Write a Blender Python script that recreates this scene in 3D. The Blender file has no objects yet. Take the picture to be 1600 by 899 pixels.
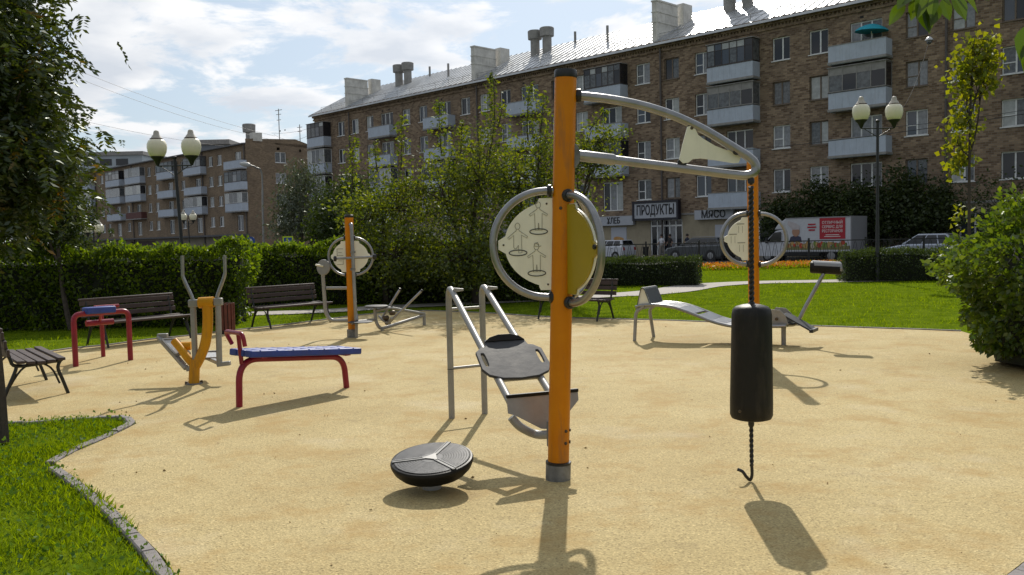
import bpy, bmesh, math, random
import numpy as np
from mathutils import Vector, Matrix
scene = bpy.context.scene
COL = scene.collection
R = math.radians

# ------------------------------------------------------------------ camera
EYE = Vector((0, 0, 1.6)); FPX = 1380.0
PITCH = math.atan(77.5 / FPX); ROLL = math.atan(0.0222)
_f = Vector((0, math.cos(PITCH), -math.sin(PITCH)))
_u0 = Vector((0, math.sin(PITCH), math.cos(PITCH))); _r0 = Vector((1, 0, 0))
_r = _r0 * math.cos(ROLL) - _u0 * math.sin(ROLL)
_u = _u0 * math.cos(ROLL) + _r0 * math.sin(ROLL)
cam_d = bpy.data.cameras.new('camera'); cam = bpy.data.objects.new('camera', cam_d); COL.objects.link(cam)
cam.matrix_world = Matrix(((_r.x, _u.x, -_f.x, EYE.x), (_r.y, _u.y, -_f.y, EYE.y), (_r.z, _u.z, -_f.z, EYE.z), (0, 0, 0, 1)))
cam_d.sensor_width = 36.0; cam_d.lens = FPX / 1600 * 36; cam_d.clip_end = 4000; cam_d.clip_start = 0.05
scene.camera = cam

# ------------------------------------------------------------------ sky, sun, exposure
SUN_EL, SUN_AZ = R(38.2), R(6.0)          # azimuth measured from +Y towards +X
world = bpy.data.worlds.new('World'); scene.world = world; world.use_nodes = True
def sky_nodes():
    nt = world.node_tree; N = nt.nodes; L = nt.links
    for n in list(N): N.remove(n)
    out = N.new('ShaderNodeOutputWorld'); bg = N.new('ShaderNodeBackground'); bg.inputs[1].default_value = 0.1
    sky = N.new('ShaderNodeTexSky'); sky.sky_type = 'NISHITA'; sky.sun_disc = False
    sky.sun_elevation = SUN_EL; sky.sun_rotation = SUN_AZ; sky.air_density = 1.0; sky.dust_density = 0.6; sky.ozone_density = 1.4
    tc = N.new('ShaderNodeTexCoord'); sep = N.new('ShaderNodeSeparateXYZ'); L.new(tc.outputs['Generated'], sep.inputs[0])
    def math_(op, a, b=None, clamp=False):
        m = N.new('ShaderNodeMath'); m.operation = op; m.use_clamp = clamp
        for i, v in enumerate((a, b)):
            if v is None: continue
            if isinstance(v, (int, float)): m.inputs[i].default_value = v
            else: L.new(v, m.inputs[i])
        return m.outputs[0]
    zz = math_('ADD', math_('MAXIMUM', sep.outputs[2], 0.0), 0.22)
    cx = math_('DIVIDE', sep.outputs[0], zz); cy = math_('DIVIDE', sep.outputs[1], zz)
    cmb = N.new('ShaderNodeCombineXYZ'); L.new(cx, cmb.inputs[0]); L.new(cy, cmb.inputs[1]); L.new(math_('MULTIPLY', sep.outputs[2], 2.6), cmb.inputs[2])
    mp = N.new('ShaderNodeMapping'); mp.inputs['Location'].default_value = (5.1, 2.4, 0.3); L.new(cmb.outputs[0], mp.inputs[0])
    n1 = N.new('ShaderNodeTexNoise'); n1.inputs['Scale'].default_value = 2.7; n1.inputs['Detail'].default_value = 9; n1.inputs['Roughness'].default_value = 0.60; n1.inputs['Distortion'].default_value = 0.25
    L.new(mp.outputs[0], n1.inputs['Vector'])
    ramp = N.new('ShaderNodeValToRGB'); ramp.color_ramp.elements[0].position = 0.450; ramp.color_ramp.elements[1].position = 0.545
    ramp.color_ramp.interpolation = 'EASE'
    L.new(n1.outputs[0], ramp.inputs[0])
    mp2 = N.new('ShaderNodeMapping'); mp2.inputs['Location'].default_value = (5.14, 2.4, 0.40); L.new(cmb.outputs[0], mp2.inputs[0])
    n2 = N.new('ShaderNodeTexNoise'); n2.inputs['Scale'].default_value = 2.7; n2.inputs['Detail'].default_value = 6; n2.inputs['Roughness'].default_value = 0.5
    L.new(mp2.outputs[0], n2.inputs['Vector'])
    r2 = N.new('ShaderNodeValToRGB'); e = r2.color_ramp.elements
    e[0].position = 0.44; e[0].color = (12.2, 12.25, 12.4, 1); e[1].position = 0.64; e[1].color = (8.4, 9.0, 9.9, 1)
    L.new(n2.outputs[0], r2.inputs[0])
    # thin bright veil over the whole sky towards the horizon
    veil = N.new('ShaderNodeMixRGB'); veil.inputs[0].default_value = 0.5; veil.inputs[2].default_value = (9.0, 10.4, 11.8, 1); L.new(sky.outputs[0], veil.inputs[1])
    mix = N.new('ShaderNodeMixRGB'); L.new(ramp.outputs[0], mix.inputs[0]); L.new(veil.outputs[0], mix.inputs[1]); L.new(r2.outputs[0], mix.inputs[2])
    # hazy air and cloud scatter sunlight forwards: brighter round the sun, dimmer away from it
    sv = N.new('ShaderNodeVectorMath'); sv.operation = 'DOT_PRODUCT'; L.new(tc.outputs['Generated'], sv.inputs[0])
    sv.inputs[1].default_value = (math.sin(SUN_AZ) * math.cos(SUN_EL), math.cos(SUN_AZ) * math.cos(SUN_EL), math.sin(SUN_EL))
    ph = math_('ADD', math_('MULTIPLY', math_('POWER', math_('MAXIMUM', sv.outputs['Value'], 0.0), 1.5), 0.50), 0.52)
    pm = N.new('ShaderNodeMixRGB'); pm.blend_type = 'MULTIPLY'; pm.inputs[0].default_value = 1.0; L.new(mix.outputs[0], pm.inputs[1]); L.new(ph, pm.inputs[2])
    L.new(pm.outputs[0], bg.inputs[0]); L.new(bg.outputs[0], out.inputs[0])
sky_nodes()
sun_d = bpy.data.lights.new('sun', 'SUN'); sun_d.energy = 4.6; sun_d.angle = R(0.53); sun_d.color = (1.0, 0.94, 0.84)
sun = bpy.data.objects.new('sun', sun_d); COL.objects.link(sun)
_sd = Vector((math.sin(SUN_AZ) * math.cos(SUN_EL), math.cos(SUN_AZ) * math.cos(SUN_EL), math.sin(SUN_EL)))
sun.rotation_euler = _sd.to_track_quat('Z', 'Y').to_euler(); sun.location = (5, 30, 40)
vs = scene.view_settings; vs.view_transform = 'Standard'; vs.look = 'None'; vs.gamma = 1.0; vs.use_curve_mapping = False; vs.exposure = -0.1
scene.render.engine = 'CYCLES'

# ------------------------------------------------------------------ measuring helpers (photo pixel -> place)
def ray(px, py):
    return _f + _r * ((px - 800) / FPX) + _u * ((449.5 - py) / FPX)
def G(px, py, z=0.0):
    d = ray(px, py); return EYE + d * ((z - EYE.z) / d.z)
def P(px, py, Y):
    d = ray(px, py); return EYE + d * (Y / d.y)
V = Vector

# ------------------------------------------------------------------ materials
MATS = {}
def nd(nt, t, **kw):
    n = nt.nodes.new(t)
    for k, v in kw.items(): setattr(n, k, v)
    return n
def mat(name, col, rough=0.6, metal=0.0, var=0.0, vscale=6.0, bump=0.0, bscale=40.0, col2=None, spec=0.5, dirt=0.0, coat=0.0, island=0.0):
    if name in MATS: return MATS[name]
    m = bpy.data.materials.new(name); m.use_nodes = True; nt = m.node_tree; L = nt.links
    b = nt.nodes['Principled BSDF']; b.inputs['Roughness'].default_value = rough; b.inputs['Metallic'].default_value = metal
    b.inputs['Specular IOR Level'].default_value = spec; b.inputs['Coat Weight'].default_value = coat
    b.inputs['Base Color'].default_value = (*col, 1)
    tc = nd(nt, 'ShaderNodeTexCoord'); cur = None
    if var or col2:
        n = nd(nt, 'ShaderNodeTexNoise'); n.inputs['Scale'].default_value = vscale; n.inputs['Detail'].default_value = 6; n.inputs['Roughness'].default_value = 0.62
        L.new(tc.outputs['Object'], n.inputs['Vector'])
        rp = nd(nt, 'ShaderNodeValToRGB'); e = rp.color_ramp.elements; e[0].position = 0.32; e[1].position = 0.68
        c2 = col2 or tuple(min(1, c * (1 + var)) for c in col); c1 = col if col2 else tuple(c * (1 - var) for c in col)
        e[0].color = (*c1, 1); e[1].color = (*c2, 1); L.new(n.outputs[0], rp.inputs[0]); cur = rp.outputs[0]
        if rough > 0.15:
            mr = nd(nt, 'ShaderNodeMapRange'); mr.inputs[3].default_value = rough * 0.8; mr.inputs[4].default_value = min(1, rough * 1.25); L.new(n.outputs[0], mr.inputs[0]); L.new(mr.outputs[0], b.inputs['Roughness'])
    if dirt:
        n = nd(nt, 'ShaderNodeTexNoise'); n.inputs['Scale'].default_value = 3.0; n.inputs['Detail'].default_value = 8; n.inputs['Roughness'].default_value = 0.7
        mpn = nd(nt, 'ShaderNodeMapping'); mpn.inputs['Scale'].default_value = (3, 3, 0.5); L.new(tc.outputs['Object'], mpn.inputs[0]); L.new(mpn.outputs[0], n.inputs['Vector'])
        rp = nd(nt, 'ShaderNodeValToRGB'); e = rp.color_ramp.elements; e[0].position = 0.52; e[0].color = (0, 0, 0, 1); e[1].position = 0.75; e[1].color = (dirt, dirt, dirt, 1)
        L.new(n.outputs[0], rp.inputs[0])
        mx = nd(nt, 'ShaderNodeMixRGB'); L.new(rp.outputs[0], mx.inputs[0])
        if cur: L.new(cur, mx.inputs[1])
        else: mx.inputs[1].default_value = (*col, 1)
        mx.inputs[2].default_value = (0.12, 0.095, 0.07, 1); cur = mx.outputs[0]
    if island:
        g = nd(nt, 'ShaderNodeNewGeometry'); hs = nd(nt, 'ShaderNodeHueSaturation'); mr = nd(nt, 'ShaderNodeMapRange')
        mr.inputs[3].default_value = 1 - island; mr.inputs[4].default_value = 1 + island
        L.new(g.outputs['Random Per Island'], mr.inputs[0]); L.new(mr.outputs[0], hs.inputs['Value'])
        if cur: L.new(cur, hs.inputs['Color'])
        else: hs.inputs['Color'].default_value = (*col, 1)
        cur = hs.outputs[0]
    if cur: L.new(cur, b.inputs['Base Color'])
    if bump:
        n = nd(nt, 'ShaderNodeTexNoise'); n.inputs['Scale'].default_value = bscale; n.inputs['Detail'].default_value = 4
        L.new(tc.outputs['Object'], n.inputs['Vector'])
        bp = nd(nt, 'ShaderNodeBump'); bp.inputs['Strength'].default_value = bump; bp.inputs['Distance'].default_value = 0.01
        L.new(n.outputs[0], bp.inputs['Height']); L.new(bp.outputs[0], b.inputs['Normal'])
    MATS[name] = m; return m
def leaf_mat(name, c1, c2, trans=0.45, rough=0.5, tcol=None, gloss=0.10):
    if name in MATS: return MATS[name]
    m = bpy.data.materials.new(name); m.use_nodes = True; nt = m.node_tree; L = nt.links
    for n in list(nt.nodes): nt.nodes.remove(n)
    out = nd(nt, 'ShaderNodeOutputMaterial'); g = nd(nt, 'ShaderNodeNewGeometry')
    mx = nd(nt, 'ShaderNodeMixRGB'); mx.inputs[1].default_value = (*c1, 1); mx.inputs[2].default_value = (*c2, 1); L.new(g.outputs['Random Per Island'], mx.inputs[0])
    d = nd(nt, 'ShaderNodeBsdfDiffuse'); L.new(mx.outputs[0], d.inputs[0])
    t = nd(nt, 'ShaderNodeBsdfTranslucent')
    mt = nd(nt, 'ShaderNodeMixRGB', blend_type='MULTIPLY'); mt.inputs[0].default_value = 1; L.new(mx.outputs[0], mt.inputs[1]); mt.inputs[2].default_value = (*(tcol or (2.1, 2.0, 0.6)), 1); L.new(mt.outputs[0], t.inputs[0])
    s = nd(nt, 'ShaderNodeMixShader'); s.inputs[0].default_value = trans; L.new(d.outputs[0], s.inputs[1]); L.new(t.outputs[0], s.inputs[2])
    gl = nd(nt, 'ShaderNodeBsdfGlossy'); gl.inputs['Roughness'].default_value = rough; gl.inputs[0].default_value = (0.9, 0.95, 0.9, 1)
    s2 = nd(nt, 'ShaderNodeMixShader'); s2.inputs[0].default_value = gloss; L.new(s.outputs[0], s2.inputs[1]); L.new(gl.outputs[0], s2.inputs[2])
    L.new(s2.outputs[0], out.inputs[0]); MATS[name] = m; return m

# ------------------------------------------------------------------ mesh helpers
ORG = {}
def link(o): COL.objects.link(o); return o
def tag(o, label=None, cat=None, group=None, kind=None):
    if label: o['label'] = label
    if cat: o['category'] = cat
    if group: o['group'] = group
    if kind: o['kind'] = kind
    return o
def thing(name, loc, label, cat, group=None, rz=0.0):
    o = bpy.data.objects.new(name, None); o.empty_display_size = 0.2; o.location = loc; o.rotation_euler = (0, 0, rz); link(o)
    ORG[o.name] = V(loc); return tag(o, label, cat, group)
def frame(d):
    d = V(d).normalized(); a = V((0, 0, 1)) if abs(d.z) < 0.95 else V((0, 1, 0))
    x = a.cross(d).normalized(); return x, d.cross(x).normalized(), d
def fillet(pts, r, n=6):
    pts = [V(p) for p in pts]; out = [pts[0]]
    for i in range(1, len(pts) - 1):
        rr = r[i - 1] if isinstance(r, (list, tuple)) else r
        a, b, c = pts[i - 1], pts[i], pts[i + 1]; l1 = (a - b).length; l2 = (c - b).length
        k = min(rr, l1 * 0.48, l2 * 0.48); p = b + (a - b) * (k / l1); q = b + (c - b) * (k / l2)
        for j in range(n + 1):
            t = j / n; out.append(p * (1 - t) ** 2 + b * 2 * t * (1 - t) + q * t * t)
    out.append(pts[-1]); return out
def smooth_path(pts, n=6):
    pts = [V(p) for p in pts]; out = []
    for i in range(len(pts) - 1):
        p0 = pts[max(i - 1, 0)]; p1 = pts[i]; p2 = pts[i + 1]; p3 = pts[min(i + 2, len(pts) - 1)]
        for j in range(n):
            t = j / n
            out.append(0.5 * ((2 * p1) + (p2 - p0) * t + (2 * p0 - 5 * p1 + 4 * p2 - p3) * t * t + (3 * p1 - p0 - 3 * p2 + p3) * t ** 3))
    out.append(pts[-1]); return out
class MB:
    def __init__(s): s.v = []; s.f = []
    def add(s, vs, fs):
        o = len(s.v); s.v += [V(v) for v in vs]; s.f += [tuple(i + o for i in f) for f in fs]; return s
    def box(s, x0, x1, y0, y1, z0, z1):
        return s.add([(x0, y0, z0), (x1, y0, z0), (x1, y1, z0), (x0, y1, z0), (x0, y0, z1), (x1, y0, z1), (x1, y1, z1), (x0, y1, z1)],
                     [(0, 3, 2, 1), (4, 5, 6, 7), (0, 1, 5, 4), (1, 2, 6, 5), (2, 3, 7, 6), (3, 0, 4, 7)])
    def obox(s, c, ax, ay, az):           # oriented box: half-axis vectors
        c, ax, ay, az = V(c), V(ax), V(ay), V(az); q = []
        for k in (-1, 1):
            for i, j in ((-1, -1), (1, -1), (1, 1), (-1, 1)): q.append(c + ax * i + ay * j + az * k)
        return s.add(q, [(0, 3, 2, 1), (4, 5, 6, 7), (0, 1, 5, 4), (1, 2, 6, 5), (2, 3, 7, 6), (3, 0, 4, 7)])
    def bar(s, a, b, w, h, up=(0, 0, 1)):  # rectangular bar a->b, w across, h along 'up'
        a, b = V(a), V(b); d = (b - a); u = V(up); x = d.cross(u).normalized(); u = x.cross(d).normalized()
        return s.obox((a + b) / 2, x * w / 2, d / 2, u * h / 2)
    def tube(s, path, r, n=10, caps=True):
        path = [V(p) for p in path]; m = len(path); rs = r if isinstance(r, (list, tuple)) else [r] * m
        t0 = (path[1] - path[0]).normalized(); x, y, _ = frame(t0); o = len(s.v); prev = t0
        for i, p in enumerate(path):
            t = (path[min(i + 1, m - 1)] - path[max(i - 1, 0)]).normalized()
            q = prev.rotation_difference(t); x = q @ x; y = q @ y; prev = t
            for k in range(n):
                a = 2 * math.pi * k / n; s.v.append(p + (x * math.cos(a) + y * math.sin(a)) * rs[i])
        for i in range(m - 1):
            for k in range(n):
                k2 = (k + 1) % n; s.f.append((o + i * n + k, o + i * n + k2, o + (i + 1) * n + k2, o + (i + 1) * n + k))
        if caps: s.f.append(tuple(o + k for k in range(n))[::-1]); s.f.append(tuple(o + (m - 1) * n + k for k in range(n)))
        return s
    def lathe(s, prof, c=(0, 0, 0), axis=(0, 0, 1), n=20):     # prof: (r, h)
        x, y, z = frame(axis); c = V(c); o = len(s.v); m = len(prof)
        for r, h in prof:
            for k in range(n):
                a = 2 * math.pi * k / n; s.v.append(c + (x * math.cos(a) + y * math.sin(a)) * r + z * h)
        for i in range(m - 1):
            for k in range(n):
                k2 = (k + 1) % n; s.f.append((o + i * n + k, o + i * n + k2, o + (i + 1) * n + k2, o + (i + 1) * n + k))
        s.f.append(tuple(o + k for k in range(n))[::-1]); s.f.append(tuple(o + (m - 1) * n + k for k in range(n))); return s
    def cyl(s, a, b, r, n=12): return s.tube([a, b], r, n)
    def prism(s, poly, o, ex, ey, th, ez=None):   # polygon (a,b) in plane o+a*ex+b*ey, thickness th centred
        o, ex, ey = V(o), V(ex), V(ey); ez = V(ez) if ez else ex.cross(ey).normalized(); n = len(poly)
        q = [o + ex * a + ey * b - ez * th / 2 for a, b in poly] + [o + ex * a + ey * b + ez * th / 2 for a, b in poly]
        return s.add(q, [tuple(range(n))[::-1], tuple(range(n, 2 * n))] + [(i, (i + 1) % n, n + (i + 1) % n, n + i) for i in range(n)])
    def build(s, name, m, parent=None, local=False, smooth=True, bevel=0.0, ang=38, mats=None, midx=None):
        org = V((0, 0, 0)) if (local or parent is None) else ORG[parent.name]
        me = bpy.data.meshes.new(name); me.from_pydata([tuple(v - org) for v in s.v], [], s.f); me.validate()
        for mm in (mats or [m]): me.materials.append(mm)
        if midx: me.polygons.foreach_set('material_index', midx)
        bm = bmesh.new(); bm.from_mesh(me); bmesh.ops.recalc_face_normals(bm, faces=bm.faces); bm.to_mesh(me); bm.free()
        if smooth:
            me.polygons.foreach_set('use_smooth', [True] * len(me.polygons)); me.set_sharp_from_angle(angle=R(ang))
        o = bpy.data.objects.new(name, me); link(o)
        if parent is not None: o.parent = parent; ORG[o.name] = org
        if bevel:
            b = o.modifiers.new('bevel', 'BEVEL'); b.width = bevel; b.segments = 2; b.limit_method = 'ANGLE'; b.angle_limit = R(40)
        return o
def obj_from(name, me, parent, loc=(0, 0, 0), scale=None):
    o = bpy.data.objects.new(name, me); link(o); o.parent = parent; o.location = loc
    if scale: o.scale = scale
    if parent is not None: ORG[o.name] = V((0, 0, 0))
    return o
def copy_tree(o, parent=None):
    c = o.copy(); link(c); c.parent = parent
    for ch in list(o.children): copy_tree(ch, c)
    return c
def text_mesh(body, size, extrude=0.002, offset=0.0, shear=0.0, spacing=1.0, sx=1.0):
    cu = bpy.data.curves.new('lettering', 'FONT'); cu.body = body; cu.size = size; cu.extrude = extrude; cu.offset = offset; cu.shear = shear
    cu.align_x = 'CENTER'; cu.align_y = 'CENTER'; cu.space_character = spacing; cu.resolution_u = 3
    o = bpy.data.objects.new('lettering_tmp', cu); link(o); dg = bpy.context.evaluated_depsgraph_get()
    me = bpy.data.meshes.new_from_object(o.evaluated_get(dg)); bpy.data.objects.remove(o); bpy.data.curves.remove(cu)
    if sx != 1.0:
        for v in me.vertices: v.co.x *= sx
    me.name = 'lettering'; return me
def lettering(name, body, size, m, parent, mtx, fit=None, **kw):
    me = text_mesh(body, size, **kw)
    if fit:
        xs = [v.co.x for v in me.vertices]; k = fit / (max(xs) - min(xs)); c = (max(xs) + min(xs)) / 2
        for v in me.vertices: v.co.x = (v.co.x - c) * k
    me.transform(mtx); me.materials.append(m)
    o = bpy.data.objects.new(name, me); link(o); o.parent = parent; return o

# ---- foliage: thousands of leaf faces in one mesh
def leaf_mesh(name, pos, size, m, rng, droop=0.3, aspect=0.5, orient=None, fold=0.25):
    n = len(pos); pos = np.asarray(pos, dtype=np.float64); size = np.broadcast_to(np.asarray(size, dtype=np.float64), (n,))
    if orient is None:
        th = rng.uniform(0, 2 * np.pi, n); ph = rng.normal(-droop, 0.55, n)
        d = np.stack([np.cos(th) * np.cos(ph), np.sin(th) * np.cos(ph), np.sin(ph)], 1)
    else: d = orient / (np.linalg.norm(orient, axis=1, keepdims=True) + 1e-9)
    a = rng.normal(0, 1, (n, 3)); a[:, 2] *= 0.6
    w = np.cross(d, a); w /= (np.linalg.norm(w, axis=1, keepdims=True) + 1e-9); nn = np.cross(w, d)
    L = size[:, None]; W = L * aspect
    v = np.empty((n, 4, 3)); v[:, 0] = pos; v[:, 1] = pos + d * L * 0.45 + w * W * 0.5 + nn * W * fold; v[:, 2] = pos + d * L; v[:, 3] = pos + d * L * 0.45 - w * W * 0.5 + nn * W * fold
    return quads_mesh(name, v.reshape(-1, 3), n, m)
def quads_mesh(name, v, n, m, k=4):
    me = bpy.data.meshes.new(name); me.vertices.add(len(v)); me.vertices.foreach_set('co', v.astype(np.float32).ravel())
    me.loops.add(n * k); me.loops.foreach_set('vertex_index', np.arange(n * k, dtype=np.int32)); me.polygons.add(n)
    me.polygons.foreach_set('loop_start', np.arange(0, n * k, k, dtype=np.int32))
    me.update(calc_edges=True); me.validate(); me.materials.append(m); return me
def put(name, me, parent=None):
    o = bpy.data.objects.new(name, me); link(o)
    if parent is not None:
        o.parent = parent; o.matrix_parent_inverse = Matrix.Translation(-ORG[parent.name])
    return o
def inside(poly, x, y):
    x = np.asarray(x); y = np.asarray(y); c = np.zeros(x.shape, bool); n = len(poly); j = n - 1
    for i in range(n):
        xi, yi = poly[i]; xj, yj = poly[j]
        if yi != yj: c ^= ((yi > y) != (yj > y)) & (x < (xj - xi) * (y - yi) / (yj - yi) + xi)
        j = i
    return c

# ================================================================== THE SETTING
rng = np.random.default_rng(7); random.seed(7)
def sheet(name, poly, z, m, skirt=0.0):
    mb = MB(); n = len(poly); mb.add([(p[0], p[1], z) for p in poly], [tuple(range(n))])
    if skirt: mb.add([(p[0], p[1], z) for p in poly] + [(p[0], p[1], z - skirt) for p in poly], [(i, (i + 1) % n, n + (i + 1) % n, n + i) for i in range(n)])
    o = mb.build(name, m, smooth=False); return tag(o, kind='structure')
def g2(lst): return [tuple(G(a, b).xy) for a, b in lst]
def smooth2(pts, n=4): return [tuple(p.xy) for p in smooth_path([V((a, b, 0)) for a, b in pts], n)]

# ground far and wide (street level lies a little below the park)
sheet('ground', [(-1500, -600), (1500, -600), (1500, 2400), (-1500, 2400)], -0.29, mat('dusty_ground', (0.10, 0.10, 0.085), 0.9, var=0.25, vscale=0.3))
def lawn_material():
    m = mat('lawn', (0.06, 0.10, 0.006), 0.95, bump=0.8, bscale=60, col2=(0.135, 0.185, 0.012), vscale=2.2, spec=0.0); return m
sheet('lawn', [(-70, -40), (70, -40), (70, 43.2), (-70, 43.2)], -0.015, lawn_material(), skirt=0.26)

def sand_material():
    m = bpy.data.materials.new('rubber_granulate'); m.use_nodes = True; nt = m.node_tree; L = nt.links; b = nt.nodes['Principled BSDF']
    b.inputs['Roughness'].default_value = 0.88; b.inputs['Specular IOR Level'].default_value = 0.25
    tc = nd(nt, 'ShaderNodeTexCoord')
    def noise(s, d=5, r=0.6, mapping=None):
        n = nd(nt, 'ShaderNodeTexNoise'); n.inputs['Scale'].default_value = s; n.inputs['Detail'].default_value = d; n.inputs['Roughness'].default_value = r
        if mapping:
            mp = nd(nt, 'ShaderNodeMapping'); mp.inputs['Scale'].default_value = mapping; L.new(tc.outputs['Object'], mp.inputs[0]); L.new(mp.outputs[0], n.inputs['Vector'])
        else: L.new(tc.outputs['Object'], n.inputs['Vector'])
        return n.outputs[0]
    def ramp(src, stops):
        rp = nd(nt, 'ShaderNodeValToRGB'); e = rp.color_ramp.elements
        while len(e) < len(stops): e.new(0.5)
        for q, (p, c) in zip(e, stops): q.position = p; q.color = (*c, 1)
        L.new(src, rp.inputs[0]); return rp.outputs[0]
    def mix(f, a, b2, t='MIX'):
        x = nd(nt, 'ShaderNodeMixRGB', blend_type=t)
        for i, v in enumerate((f, a, b2)):
            if isinstance(v, float): x.inputs[i].default_value = v
            elif isinstance(v, tuple): x.inputs[i].default_value = (*v, 1)
            else: L.new(v, x.inputs[i])
        return x.outputs[0]
    base = ramp(noise(0.55, 5), [(0.3, (0.415, 0.322, 0.150)), (0.55, (0.487, 0.390, 0.195)), (0.75, (0.52, 0.430, 0.240))])
    # rounded granules seen as light and dark specks
    vo = nd(nt, 'ShaderNodeTexVoronoi'); vo.inputs['Scale'].default_value = 95; L.new(tc.outputs['Object'], vo.inputs['Vector'])
    sp = ramp(vo.outputs['Color'], [(0.0, (0.40, 0.37, 0.32)), (0.25, (0.86, 0.85, 0.82)), (0.75, (1.10, 1.09, 1.06)), (1.0, (1.5, 1.5, 1.5))])
    c = mix(0.82, base, sp, 'MULTIPLY')
    sp2 = ramp(noise(75, 3, 0.7), [(0.30, (0.45, 0.42, 0.36)), (0.5, (1, 1, 1)), (0.72, (1.22, 1.22, 1.2))])
    c = mix(0.55, c, sp2, 'MULTIPLY')
    st = ramp(noise(1.7, 9, 0.72), [(0.49, (0, 0, 0)), (0.66, (0.85, 0.85, 0.85))]); c = mix(st, c, (0.39, 0.26, 0.095))
    st2 = ramp(noise(1.25, 10, 0.78), [(0.57, (0, 0, 0)), (0.74, (0.7, 0.7, 0.7))]); c = mix(st2, c, (0.25, 0.19, 0.10))
    st4 = ramp(noise(4.5, 7, 0.8), [(0.62, (0, 0, 0)), (0.74, (0.65, 0.65, 0.65))]); c = mix(st4, c, (0.20, 0.14, 0.07))
    st3 = ramp(noise(0.8, 6, 0.6), [(0.56, (0, 0, 0)), (0.72, (0.32, 0.32, 0.32))]); c = mix(st3, c, (0.60, 0.53, 0.39))
    L.new(c, b.inputs['Base Color'])
    bp = nd(nt, 'ShaderNodeBump'); bp.inputs['Strength'].default_value = 0.55; bp.inputs['Distance'].default_value = 0.006; L.new(vo.outputs['Distance'], bp.inputs['Height'])
    bp2 = nd(nt, 'ShaderNodeBump'); bp2.inputs['Strength'].default_value = 0.5; bp2.inputs['Distance'].default_value = 0.012; L.new(noise(9, 4), bp2.inputs['Height']); L.new(bp.outputs[0], bp2.inputs['Normal'])
    L.new(bp2.outputs[0], b.inputs['Normal']); return m
LEFT_EDGE = [(255, 870), (200, 815), (150, 770), (85, 724), (118, 706), (160, 688), (196, 671), (213, 662), (208, 654), (186, 650.5), (100, 655), (20, 661), (-150, 668), (-400, 676)]
left_edge = [(-0.9, -4.0), (-1.15, 2.2)] + g2([(330, 960), (275, 899)] + LEFT_EDGE)
back_edge = g2([(-520, 585), (-200, 566), (0, 556), (70, 551), (110, 545), (166, 540), (233, 531), (297, 525), (350, 518), (420, 511), (500, 501), (560, 493), (610, 488), (667, 486), (700, 487), (760, 489.5), (840, 495), (896, 497.5), (976, 499.5), (1043, 501), (1103, 503.5), (1180, 506), (1260, 509.5), (1360, 513), (1440, 515.5), (1503, 518)])
right_edge = g2([(1560, 535), (1640, 575), (1710, 650), (1740, 740), (1680, 815), (1612, 868), (1572, 899), (1510, 945)]) + [(2.05, 2.2), (1.7, -4.0)]
SAND = left_edge + back_edge + right_edge
sheet('playground_surface', SAND, 0.0, sand_material())

# kerb: single stones near the camera, a plain strip further away
kerb_m = mat('kerb_stone', (0.21, 0.19, 0.185), 0.85, var=0.25, vscale=14, bump=0.4, bscale=60, island=0.12)
kerb = bpy.data.objects.new('kerb', None); link(kerb); tag(kerb, kind='structure'); ORG['kerb'] = V((0, 0, 0))
stone_me = None
def kerb_run(pts, step=0.33, off=0.045):
    global stone_me
    p = [V((a, b, 0)) for a, b in pts]; d = [0]
    for i in range(1, len(p)): d.append(d[-1] + (p[i] - p[i - 1]).length)
    def at_(t):
        for i in range(1, len(p)):
            if t <= d[i]: return p[i - 1].lerp(p[i], (t - d[i - 1]) / max(1e-6, d[i] - d[i - 1]))
        return p[-1]
    k = 0; t = 0.0
    while t + step < d[-1]:
        a = at_(t + 0.004); b = at_(t + step - 0.004); c = (a + b) / 2; e = (b - a)
        if stone_me is None:
            q = MB().box(-0.5, 0.5, -0.036, 0.036, -0.10, 0.020).build('kerb_stone', kerb_m, kerb, smooth=False, bevel=0.008); stone_me = q.data; o = q
        else:
            o = obj_from('kerb_stone', stone_me, kerb); m_ = o.modifiers.new('bevel', 'BEVEL'); m_.width = 0.008; m_.segments = 1
        nrm = V((-e.y, e.x, 0)).normalized() * off
        o.location = c + nrm + V((0, 0, random.uniform(-0.010, 0.002))); o.rotation_euler = (random.uniform(-.03, .03), random.uniform(-.008, .008), math.atan2(e.y, e.x) + random.uniform(-.012, .012)); o.scale = (e.length, 1, 1)
        t += step
kerb_run(smooth2(g2([(330, 960), (275, 899), (255, 870), (200, 815), (150, 770), (87, 726)]), 3))
kerb_run(smooth2(g2([(87, 724), (118, 706), (160, 688), (196, 671), (213, 662), (208, 654), (186, 650.5), (100, 655), (20, 661), (-60, 664)]), 5), 0.21)
kerb_run(g2([(1680, 815), (1612, 868), (1572, 899), (1510, 945)]))
kb = MB()
for a, b in list(zip(back_edge, back_edge[1:])) + list(zip(right_edge[:4], right_edge[1:5])):
    a = V((*a, 0)); b = V((*b, 0)); kb.bar(a + V((0, 0.03, -0.03)), b + V((0, 0.03, -0.03)), 0.06, 0.09)
kb.build('kerb_strip', kerb_m, kerb, smooth=False)

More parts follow.
